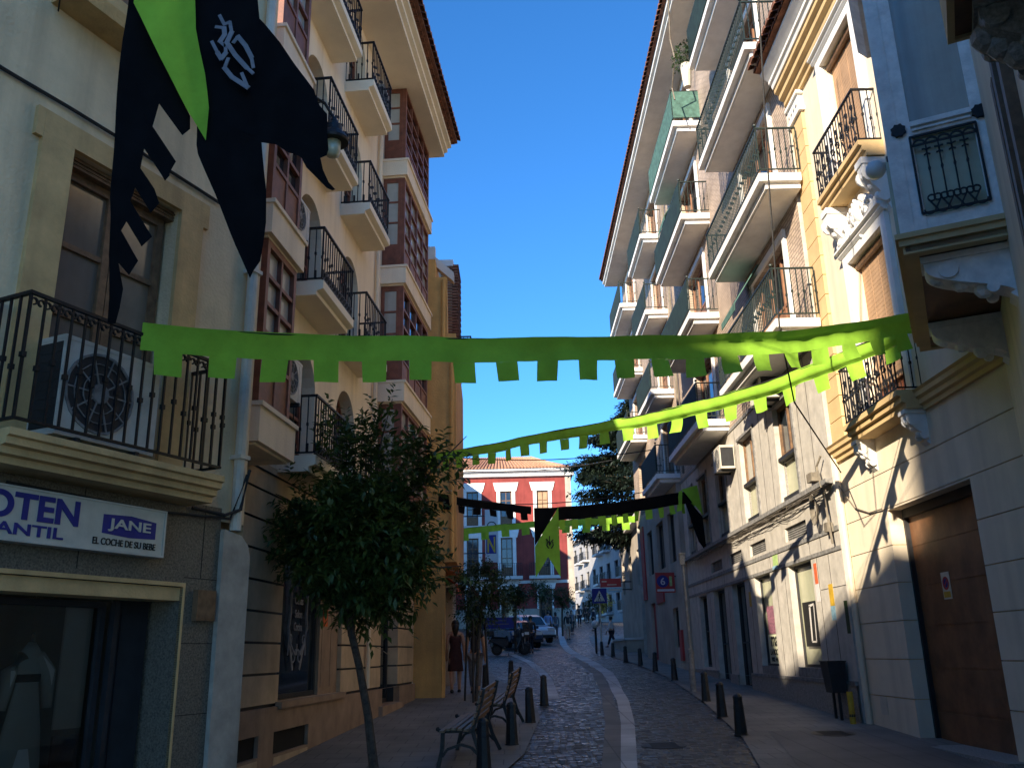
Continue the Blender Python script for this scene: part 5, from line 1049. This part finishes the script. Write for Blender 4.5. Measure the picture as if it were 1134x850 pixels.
def person(label, loc, rz, h=1.65, stride=.0, woman=False, top='navy', bottom='greyc', dress=None, sleeves=False, hairlen=.12, bend=.0, bag=None, shorts=False, arms=(.0, .0)):
    t = thing('person', label, 'person', loc, rz); s = h
    sh = .098 if woman else .112; hp = .052
    def P(x, y, z, r): return (x*s, y*s, z*s, r*s)
    fl = [stride, -stride]
    V = [P(0, 0, .53, .068), P(0, .005, .61, .06), P(0, .0+bend*.5, .72, .072), P(0, bend, .81, .04), P(0, bend+.008, .855, .03), P(0, bend+.012, .9, .05), P(0, bend+.014, .945, .052), P(0, bend+.012, .975, .035), P(0, bend+.068, .9, .01)]
    E_ = [(0, 1), (1, 2), (2, 3), (3, 4), (4, 5), (5, 6), (6, 7), (5, 8)]
    for sd, f in ((1, fl[0]), (-1, fl[1])):
        i = len(V); lift = abs(f)*.12 if f < 0 else 0
        V += [P(sd*hp, 0, .49, .058), P(sd*hp*1.05, f*.45, .285, .038), P(sd*hp, f*.95-(.03 if f < 0 else 0), .055+lift, .024), P(sd*hp*1.1, f*.95+.045, .022+lift*.6, .022), P(sd*hp*1.15, f*.95+.085, .016+lift*.3, .016)]
        E_ += [(0, i), (i, i+1), (i+1, i+2), (i+2, i+3), (i+3, i+4)]
        i = len(V); sw = -f*.6+arms[0 if sd > 0 else 1]
        V += [P(sd*sh, bend, .795, .034), P(sd*(sh+.022), bend+sw*.45-.01, .635, .026), P(sd*(sh+.03), bend+sw+.03, .495, .018), P(sd*(sh+.03), bend+sw+.045, .455, .017)]
        E_ += [(3, i), (i, i+1), (i+1, i+2), (i+2, i+3)]
        for q in range(4): V.append(P(sd*(sh+.03)+sd*.004, bend+sw+.028+.013*q, .418-.006*(1.5-abs(q-1.5)), .0048)); E_.append((i+3, len(V)-1)); V.append(P(sd*(sh+.022), bend+sw+.03+.013*q, .4-.006*(1.5-abs(q-1.5)), .0042)); E_.append((len(V)-2, len(V)-1))
        V.append(P(sd*(sh+.012), bend+sw+.075, .44, .005)); E_.append((i+3, len(V)-1))
    skin('body', V, E_, t, 'skin')
    def sub_(ids, g): return [(V[i][0], V[i][1], V[i][2], V[i][3]*g+.006) for i in ids]
    # clothing
    if dress:
        m = MB(); m.lathe((0, bend*.4*s, 0), [(.115*s, .29*s), (.112*s, .31*s), (.1*s, .42*s), (.098*s, .52*s), (.075*s, .62*s), (.088*s, .70*s), (.092*s, .745*s), (.085*s, .77*s), (.07*s, .775*s)], 16, 1, .78)
        for sd in (-1, 1): m.tube([(sd*.05*s, -.05*s+bend*s, .765*s), (sd*.055*s, bend*s, .825*s), (sd*.05*s, .05*s+bend*s, .765*s)], .008*s, 5)
        obj('dress', m, dress, t, True)
    else:
        TV = [P(0, 0, .5, .078), P(0, .005, .61, .07), P(0, bend*.5, .72, .082), P(0, bend, .805, .052)]; TE = [(0, 1), (1, 2), (2, 3)]
        for a in (14, 32): pass
        ia = [k for k, v_ in enumerate(V) if abs(v_[2]-.795*s) < 1e-6]
        for k in ia:
            n = len(TV); TV += [(V[k][0], V[k][1], V[k][2]-.004*s, .04*s)]; TE += [(3, n)]
            f = 1. if sleeves else .4; a, b_ = Vector(V[k][:3]), Vector(V[k+1][:3]); c = a.lerp(b_, f); TV.append((*c, .033*s)); TE.append((n, n+1))
            if sleeves: a = Vector(V[k+2][:3]); TV.append((*b_.lerp(a, .85), .025*s)); TE.append((n+1, n+2))
        skin('top', TV, TE, t, top)
        BV = [P(0, 0, .525, .08)]; BE = []
        ih = [k for k, v_ in enumerate(V) if abs(v_[2]-.49*s) < 1e-6 and abs(v_[0]) > .01]
        for k in ih:
            n = len(BV); a, b_, c = [Vector(V[k+j][:3]) for j in range(3)]; BV += [(*a, .067*s), (*(b_ if not shorts else a.lerp(b_, .8)), .046*s)]; BE += [(0, n), (n, n+1)]
            if not shorts: BV.append((*b_.lerp(c, .9), .034*s)); BE.append((n+1, n+2))
        skin('trousers', BV, BE, t, bottom)
    m = MB(); hb_ = (0, (bend-.004)*s, .94*s); m.lathe((hb_[0], hb_[1], hb_[2]), [(.052*s, -.045*s), (.06*s, -.01*s), (.058*s, .02*s), (.045*s, .045*s), (.02*s, .06*s)], 12, 1, 1.05)
    if hairlen > .06: m.tube([(0, hb_[1]-.03*s, .93*s), (0, hb_[1]-.05*s, .87*s), (0, hb_[1]-.045*s, (.93-hairlen)*s)], [.05*s, .05*s, .02*s], 8)
    obj('hair', m, 'hair', t, True)
    m = MB(); il = [k for k, v_ in enumerate(V) if abs(v_[2]-.055*s) < .09*s and abs(v_[2]-.022*s) > .04*s*0 and abs(v_[3]-.024*s) < 1e-6]
    for k in il:
        a, c = Vector(V[k][:3]), Vector(V[k+2][:3]); z = min(a.z, c.z)-.012*s; m.tube([(a.x, a.y-.02*s, max(.0, z+.012*s)), (a.x, a.y+.03*s, max(.01, z+.014*s)), (c.x, c.y+.012*s, max(.008, z+.01*s))], [.026*s, .027*s, .018*s], 8)
    obj('shoes', m, 'dark', t, True)
    if bag: m = MB(); m.box(-.02*s+sh*s, .05*s+sh*s, -.07*s, .06*s, .47*s, .6*s); m.tube([(sh*s, -.05*s, .6*s), (0, 0, .83*s), (sh*s, .05*s, .6*s)], .008*s, 5); obj('bag', m, bag, t)
    return t
G_ = lambda x, yy, d=.02: (x, yy, gz(yy)+d)
person('woman in a wine red strap dress walking away past the orange house', G_(-1.46, 21.6), R(4), 1.62, .06, True, dress='dress', hairlen=.16)
person('person in a dark sleeveless top walking away beside the woman in the dress', G_(-.98, 21.2), R(-3), 1.62, -.07, True, 'navy', 'greyc', hairlen=.15, arms=(.03, 0))
person('man in a light shirt and dark trousers striding across the right pavement', G_(4.9, 48), R(70), 1.55, .16, False, 'pinkw', 'navy', sleeves=True, hairlen=.03, bag='red')
person('person in a light blue shirt and dark trousers in the far road', G_(1.95, 58), R(0), 1.7, .05, False, 'sky', 'navy', sleeves=True, hairlen=.03)
person('person in grey clothes beside the light blue shirt in the far road', G_(2.45, 58.5), R(10), 1.62, .05, True, 'greyc', 'greyc', sleeves=True, hairlen=.1)
person('person in a dark top and shorts walking alone before the red house', G_(3.15, 57), R(185), 1.68, .08, False, 'dark', 'beige', sleeves=True, hairlen=.03, shorts=True)
person('far pedestrian in a pale top left of the crossing sign', G_(4.6, 74), R(180), 1.65, .06, True, 'pinkw', 'dark', hairlen=.1)
for k_, (xx, yy, tp, lb) in enumerate(((6.3, 84, 'dark', 'far pedestrian in black right of the crossing sign pole'), (7.0, 90, 'greyc', 'most distant pedestrian in grey under the pale apartments'), (5.6, 67, 'navy', 'distant pedestrian in navy between the red house corner and the crossing sign'))):
    person(lb, G_(xx, yy), R(30*k_), 1.66, .06, False, tp, 'dark', sleeves=True, hairlen=.03)
person('far pedestrian in dark clothes left of the crossing sign', G_(5.1, 75), R(0), 1.68, .06, False, 'dark', 'navy', sleeves=True, hairlen=.03)

person('person in dark clothes standing by the end on scooter', G_(.62, 43.2), R(15), 1.68, .03, False, 'dark', 'navy', sleeves=True, hairlen=.03)
person('person in a grey top walking beside the alone walker before the red house', G_(3.75, 63), R(190), 1.6, .07, True, 'greyc', 'navy', hairlen=.12)
for i, (xx, yy, rr, lb) in enumerate(((4.35, 13.2, .3, 'round iron manhole cover in the right pavement by the corner drainpipe'), (1.9, 12.6, .3, 'round iron manhole cover in the cobbles right of the pale strip'))):
    t = thing('manhole_cover', lb, 'manhole cover', (xx, yy, gz(yy)+(.024 if i != 1 else .002)), 0, 'iron covers in the ground'); t.rotation_euler.x = math.atan(.04)
    m = MB(); m.lathe((0, 0, 0), [(rr, -.02), (rr, .006)], 24); obj('rim', m, 'castiron', t); m = MB(); m.lathe((0, 0, .0062), [(rr*.9, 0), (rr*.9, .003)], 24)
    for k in range(7): m.box(-rr*.6, rr*.6, -rr*.6+k*rr*.2-.012, -rr*.6+k*rr*.2+.012, .0093, .013)
    obj('lid', m, 'dark', t)

# ================================================================ vehicles
def wheel(par, x, yv, z, r, w, name='wheel', rim='plinthD'):
    m = MB(); m.prism([(z*0+r*math.cos(2*PI*k/18), r*math.sin(2*PI*k/18)) for k in range(18)], lambda a, b, t: (a+x, t+yv, b+z), -w/2, w/2); o = obj(name, m, 'tyre', par)
    m = MB(); m.prism([(.62*r*math.cos(2*PI*k/12), .62*r*math.sin(2*PI*k/12)) for k in range(12)], lambda a, b, t: (a+x, t+yv, b+z), -w/2-.01, w/2+.01); obj('rim', m, rim, o); return o
def car(label, loc, rz, paint, suv=True):
    t = thing('parked_car', label, 'car', loc, rz, 'cars parked along the left side'); H = 1.62 if suv else 1.45; W = .88   # length along x, front +x
    lower = [(-2.1, .35), (-2.15, .6), (-2.08, .95), (-1.0, .98), (.75, .98), (1.85, .86), (2.1, .7), (2.12, .42), (1.75, .28), (-1.85, .28)]
    m = MB(); m.prism(lower, lambda a, b, y_: (a, y_, b), -W, W); o = obj('body', m, paint, t); md = o.modifiers.new('b', 'BEVEL'); md.width = .07; md.segments = 3
    m = MB(); A = [(-2.0, .96), (-1.75, H-.08), (-1.4, H), (.0, H), (.55, H-.12), (1.15, .97)]; n = len(A)
    f = lambda k, s: [m.p(a, s*(W-.04-(b-.96)*k), b) for a, b in A]
    L_, R_ = f(.3, -1), f(.3, 1); m.f += [L_, R_[::-1]]
    for i in range(n): m.f.append([L_[i], L_[(i+1) % n], R_[(i+1) % n], R_[i]])
    o = obj('cabin', m, paint, t); md = o.modifiers.new('b', 'BEVEL'); md.width = .05; md.segments = 2
    for s in (-1, 1):
        for w in ([(-1.75, 1.03), (-1.5, H-.14), (-.95, H-.1), (-.95, 1.03)], [(-.87, 1.03), (-.87, H-.1), (-.05, H-.1), (-.05, 1.03)], [(.03, 1.03), (.03, H-.1), (.4, H-.18), (.95, 1.03)]):
            m = MB(); m.f.append([m.p(a, s*(W-.025-(b-.96)*.3), b) for a, b in w]); o = obj('side_window', m, 'glass', t); md = o.modifiers.new('t', 'SOLIDIFY'); md.thickness = .012
    m = MB(); m.q((-1.99, -.62, 1.05), (-1.99, .62, 1.05), (-1.78, .56, H-.12), (-1.78, -.56, H-.12)); o = obj('rear_window', m, 'glass', t); o.modifiers.new('t', 'SOLIDIFY').thickness = .02
    m = MB(); m.q((1.12, -.66, 1.02), (1.12, .66, 1.02), (.6, .58, H-.13), (.6, -.58, H-.13)); o = obj('windscreen', m, 'glass', t); o.modifiers.new('t', 'SOLIDIFY').thickness = .02
    for x in (-1.35, 1.35):
        for s in (-1, 1): wheel(t, x, s*(W-.1), .33, .33, .22)
    for s in (-1, 1):
        m = MB(); m.box(-2.16, -2.02, s*.62-.14, s*.62+.14, .7, .95); obj('tail_light', m, 'lens', t); m = MB(); m.box(1.95, 2.12, s*.6-.2, s*.6+.2, .66, .82); obj('headlight', m, 'milk', t); m = MB(); m.box(.75, .92, s*W, s*(W+.16), 1.0, 1.13); obj('mirror', m, paint, t)
    m = MB(); m.box(-2.17, -2.13, -.26, .26, .55, .67); obj('number_plate', m, 'signwhite', t); m = MB(); m.box(-2.18, -2.0, -.85, .85, .3, .45); m.box(2.0, 2.15, -.85, .85, .3, .42); obj('bumper', m, 'dark', t)
    return t
car('white car parked beyond the scooters with its glass catching the sky', G_(.6, 54, 0), R(-68), 'carw')
car('blue car parked nearer than the white one behind the scooters', G_(-.15, 49.3, 0), R(-72), 'carb', False)
def scooter(label, loc, rz):
    t = thing('parked_scooter', label, 'scooter', loc, rz, 'scooters parked by the road'); wheel(t, -.6, 0, .25, .25, .11, rim='castiron'); wheel(t, .65, 0, .25, .25, .1, rim='castiron')
    P_ = lambda name, pts, w, ma: obj(name, (lambda q: (q.prism(pts, lambda a, b, y_: (a, y_, b), -w, w), q)[1])(MB()), ma, t)
    for nm, pts, w in (('rear_body', [(-.95, .62), (-.92, .7), (-.5, .74), (-.12, .7), (-.08, .4), (-.35, .34), (-.7, .5)], .13), ('floor', [(-.2, .22), (.32, .24), (.34, .3), (-.2, .29)], .15), ('leg_shield', [(.3, .28), (.36, .28), (.56, .7), (.5, 1.0), (.44, 1.0), (.48, .7)], .2), ('front_fender', [(.4, .42), (.62, .53), (.88, .42), (.84, .38), (.62, .48), (.44, .38)], .07)):
        o = P_(nm, pts, w, 'dark'); o.modifiers.new('b', 'BEVEL').width = .025
    P_('windscreen', [(.5, 1.0), (.52, 1.0), (.38, 1.4), (.36, 1.4)], .17, 'glass'); o = P_('top_case', [(-1.05, .82), (-1.05, 1.08), (-.75, 1.1), (-.7, .82)], .18, 'dark'); o.modifiers.new('b', 'BEVEL').width = .04; P_('tail_light', [(-.97, .62), (-.93, .62), (-.91, .69), (-.95, .69)], .08, 'lens'); P_('exhaust', [(-.85, .2), (-.85, .28), (-.3, .24), (-.3, .18)], .05, 'chrome')
    m = MB(); m.prism([(-.85, .73), (-.8, .82), (-.2, .78), (-.15, .71)], lambda a, b, y_: (a, y_, b), -.14, .14); obj('seat', m, 'tyre', t); m = MB(); m.tube([(.42, -.33, 1.05), (.46, 0, 1.02), (.42, .33, 1.05)], .022, 6); obj('handlebar', m, 'castiron', t)
    m = MB(); m.box(.55, .62, -.1, .1, .82, .95); obj('headlight', m, 'milk', t)
    for s in (-1, 1): m = MB(); m.tube([(.44, s*.25, 1.05), (.42, s*.3, 1.25)], .008, 5); m.ball((.42, s*.32, 1.28), .055, 8, .3, 1, 1); obj('mirror', m, 'chrome', t)
    m = MB(); m.tube([(.6, .08, .25), (.5, .08, .9)], .025, 6); m.tube([(.6, -.08, .25), (.5, -.08, .9)], .025, 6); obj('fork', m, 'chrome', t); m = MB(); m.tube([(-.05, -.06, .2), (-.1, -.22, 0)], .015, 5); obj('kickstand', m, 'dark', t)
    return t
scooter('black scooter parked sideways before the blue banner', G_(-.35, 41.5, 0), R(8)); scooter('black scooter parked end on by the pale road strip', G_(.28, 43.5, 0), R(-75))

# ================================================================ far buildings
RH = thing('red_house', 'red three storey house with white window frames closing the street', 'building', (-1, 76, 3.4)); zb = 3.4
def fr(): return MB(-1, zb)
rx = (-7.5, 5.4); holes = []
for cx in (-5.9, -2.65+0, .25, 3.4): holes += [(cx-.5, cx+.5, 12.3, 15.2), (cx-.5, cx+.5, 8.0, 11.2), (cx-.55, cx+.55, 3.8, 6.9)]
m = fr(); m.wall(rx[0], rx[1], zb+1.9, 16.4, holes, 0, .25); m.shell(rx[0], 5.9, -.02, 2, 16.4, 10); obj('wall', m, 'redwall', RH)
m = fr(); m.wall(rx[0], 5.9, 2, zb+1.9, holes, .08, .3); m.q((rx[0], .08, zb+1.9), (5.9, .08, zb+1.9), (5.9, 0, zb+1.9), (rx[0], 0, zb+1.9)); m.box(5.4, 5.9, -.3, .06, zb+1.91, 16.4); obj('stone_base', m, 'beige', RH)
for i, h in enumerate(holes):
    k = i % 3
    m = fr(); e = .3 if k < 2 else .15; m.box(h[0]-e, h[0], 0, .06, h[2]-.1, h[3]); m.box(h[1], h[1]+e, 0, .06, h[2]-.1, h[3]); m.plate([(h[0]-e-.1, h[3]+.001), (h[1]+e+.1, h[3]+.001), (h[1]+e+.3, h[3]+.75), (h[0]-e-.3, h[3]+.75)], 0, .08); obj('window_surround', m, 'white', RH)
    window(RH, -1, zb, h[0]+.02, h[1]-.02, h[2], h[3]-.02, -.1, 2, 3, 'woodold', 'glass' if i != 9 else 'blind', .6, .08, .06)
    if k == 1:
        m = fr(); m.box(h[0]-.8, h[1]+.8, 0, .7, 7.7, 7.95); b_ = obj('balcony', m, 'pale', RH); m = fr(); m.rail(h[0]-.75, h[1]+.75, 0, .65, 8.0, 9.0, .16, .03, False); obj('railing', m, 'iron', b_)
m = fr(); m.box(rx[0], 5.4, 0, .1, 11.95, 12.28); m.box(rx[0], 5.4, 0, .07, 11.3, 11.55) if 0 else None; m.box(rx[0], 5.4, 0, .12, 7.35, 7.6); m.box(-1.6, -1.2, 0, .1, zb+1.9, 7.3); obj('string_course', m, 'pale', RH)
m = fr(); m.prof([(0, 16.4), (.3, 16.45), (.35, 16.7), (.7, 16.85), (.7, 17.05), (0, 17.05)], rx[0]-.3, 6.2); obj('cornice', m, 'white', RH)
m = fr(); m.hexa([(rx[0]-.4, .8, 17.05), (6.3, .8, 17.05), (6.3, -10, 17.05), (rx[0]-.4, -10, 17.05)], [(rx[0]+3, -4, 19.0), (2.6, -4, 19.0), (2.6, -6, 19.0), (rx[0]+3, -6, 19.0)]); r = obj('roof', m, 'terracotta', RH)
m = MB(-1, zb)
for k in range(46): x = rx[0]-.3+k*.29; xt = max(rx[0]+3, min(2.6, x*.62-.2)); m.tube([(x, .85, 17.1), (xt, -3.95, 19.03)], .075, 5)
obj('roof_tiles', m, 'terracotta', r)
def blocks(name, label, P, az, so, z0, L, top, floors, fh, wm, zf, step=3., ww=1.4, bal=False):
    r = facade(name, label, 'building', P, az, z0); H = []
    n = int(L/step)
    for i in range(n):
        for k in range(floors): u = (i+.5)*L/n; H.append((u-ww/2, u+ww/2, zf+k*fh, zf+k*fh+1.7))
    m = MB(so, z0); m.wall(0, L, z0-1, top, H, 0, .3); m.shell(0, L, 0, z0-1, top, 10); obj('wall', m, wm, r)
    for h in H:
        window(r, so, z0, *h, -.15, 2, 2, 'dark', 'glass', 0, .07)
        if bal and (round(h[0]) % 2): m = MB(so, z0); m.box(h[0]-.3, h[1]+.3, 0, .7, h[2]-.35, h[2]-.15); b_ = obj('balcony', m, 'pale', r); m = MB(so, z0); m.rail(h[0]-.25, h[1]+.25, 0, .65, h[2]-.13, h[2]+.75, .2, .03, False); obj('railing', m, 'iron', b_)
    m = MB(so, z0); m.prof([(0, top), (.4, top), (.4, top+.25), (-10, top+.25), (-10, top)], -.2, L+.2); obj('roof', m, 'pale', r); return r
blocks('apartment_block', 'pale apartment block with rows of dark windows right of the red house', (10.6, 84), -8, 1, 4, 46, 14.2, 3, 3.1, 'paleshade', 5.6, 3.2, 1.5, True)
blocks('old_house', 'old beige house with an arched dark ground floor behind the cedar', (5.9, 38.4), 1, 1, 1.4, 15, 7.6, 1, 3.0, 'beige', 4.8, 3.6, 1.3, False)
t = thing('low_wall', 'low beige planter wall along the right pavement past the shops', 'wall', (5.3, 41.5, gz(41.5))); m = MB(); m.box(-.4, .5, 0, 6, -.3, .55); obj('wall', m, 'beige', t); m = MB(); m.box(-.46, .56, -.06, 6.06, .551, .64); obj('coping', m, 'pale', t)
blocks('far_house', 'distant pale house closing the end of the street under the crossing sign', (4, 122), 90, -1, 6, 14, 12, 2, 3.2, 'beige', 7.5, 3.2, 1.3)

# ================================================================ light, sky, camera
SUN_AZ, SUN_EL = 33., 22.       # direction the light travels (from +Y toward +X), and its height
d = Vector((math.sin(R(SUN_AZ))*math.cos(R(SUN_EL)), math.cos(R(SUN_AZ))*math.cos(R(SUN_EL)), -math.sin(R(SUN_EL))))
sl = bpy.data.lights.new('sun', 'SUN'); sl.energy = 3.5; sl.angle = R(.53); sl.color = (1, .87, .68); so_ = bpy.data.objects.new('sun', sl); C.objects.link(so_); so_.rotation_euler = d.to_track_quat('-Z', 'Y').to_euler()
w = bpy.data.worlds.new('World'); bpy.context.scene.world = w; w.use_nodes = True; nt = w.node_tree
sk = nt.nodes.new('ShaderNodeTexSky'); sk.sky_type = 'NISHITA'; sk.sun_disc = False; sk.sun_elevation = R(SUN_EL); sk.sun_rotation = R(SUN_AZ+180); sk.altitude = 2500; sk.air_density = 1.0; sk.dust_density = 0; sk.ozone_density = 5
hs = nt.nodes.new('ShaderNodeHueSaturation'); hs.inputs['Saturation'].default_value = 1.16; nt.links.new(sk.outputs[0], hs.inputs['Color']); nt.links.new(hs.outputs[0], nt.nodes['Background'].inputs[0]); nt.nodes['Background'].inputs[1].default_value = .11
cam = bpy.data.cameras.new('camera'); co = bpy.data.objects.new('camera', cam); C.objects.link(co)
p, r = R(16.97), R(-1.27)
f = Vector((0, math.cos(p), math.sin(p))); u = Vector((0, -math.sin(p), math.cos(p))); x = Vector((1, 0, 0))
X = x*math.cos(r)+u*math.sin(r); U = -x*math.sin(r)+u*math.cos(r)
co.matrix_world = Matrix(((X.x, U.x, -f.x, 0), (X.y, U.y, -f.y, 0), (X.z, U.z, -f.z, 1.7), (0, 0, 0, 1)))
cam.sensor_width = 36; cam.lens = 36*979.6/1134; cam.clip_start = .05; cam.clip_end = 2000
sc = bpy.context.scene; sc.camera = co
sc.view_settings.view_transform = 'Standard'; sc.view_settings.look = 'None'; sc.view_settings.exposure = 1.68; sc.view_settings.gamma = 1
sc.render.engine = 'CYCLES'; sc.cycles.use_denoising = True; sc.cycles.max_bounces = 8; sc.cycles.diffuse_bounces = 6
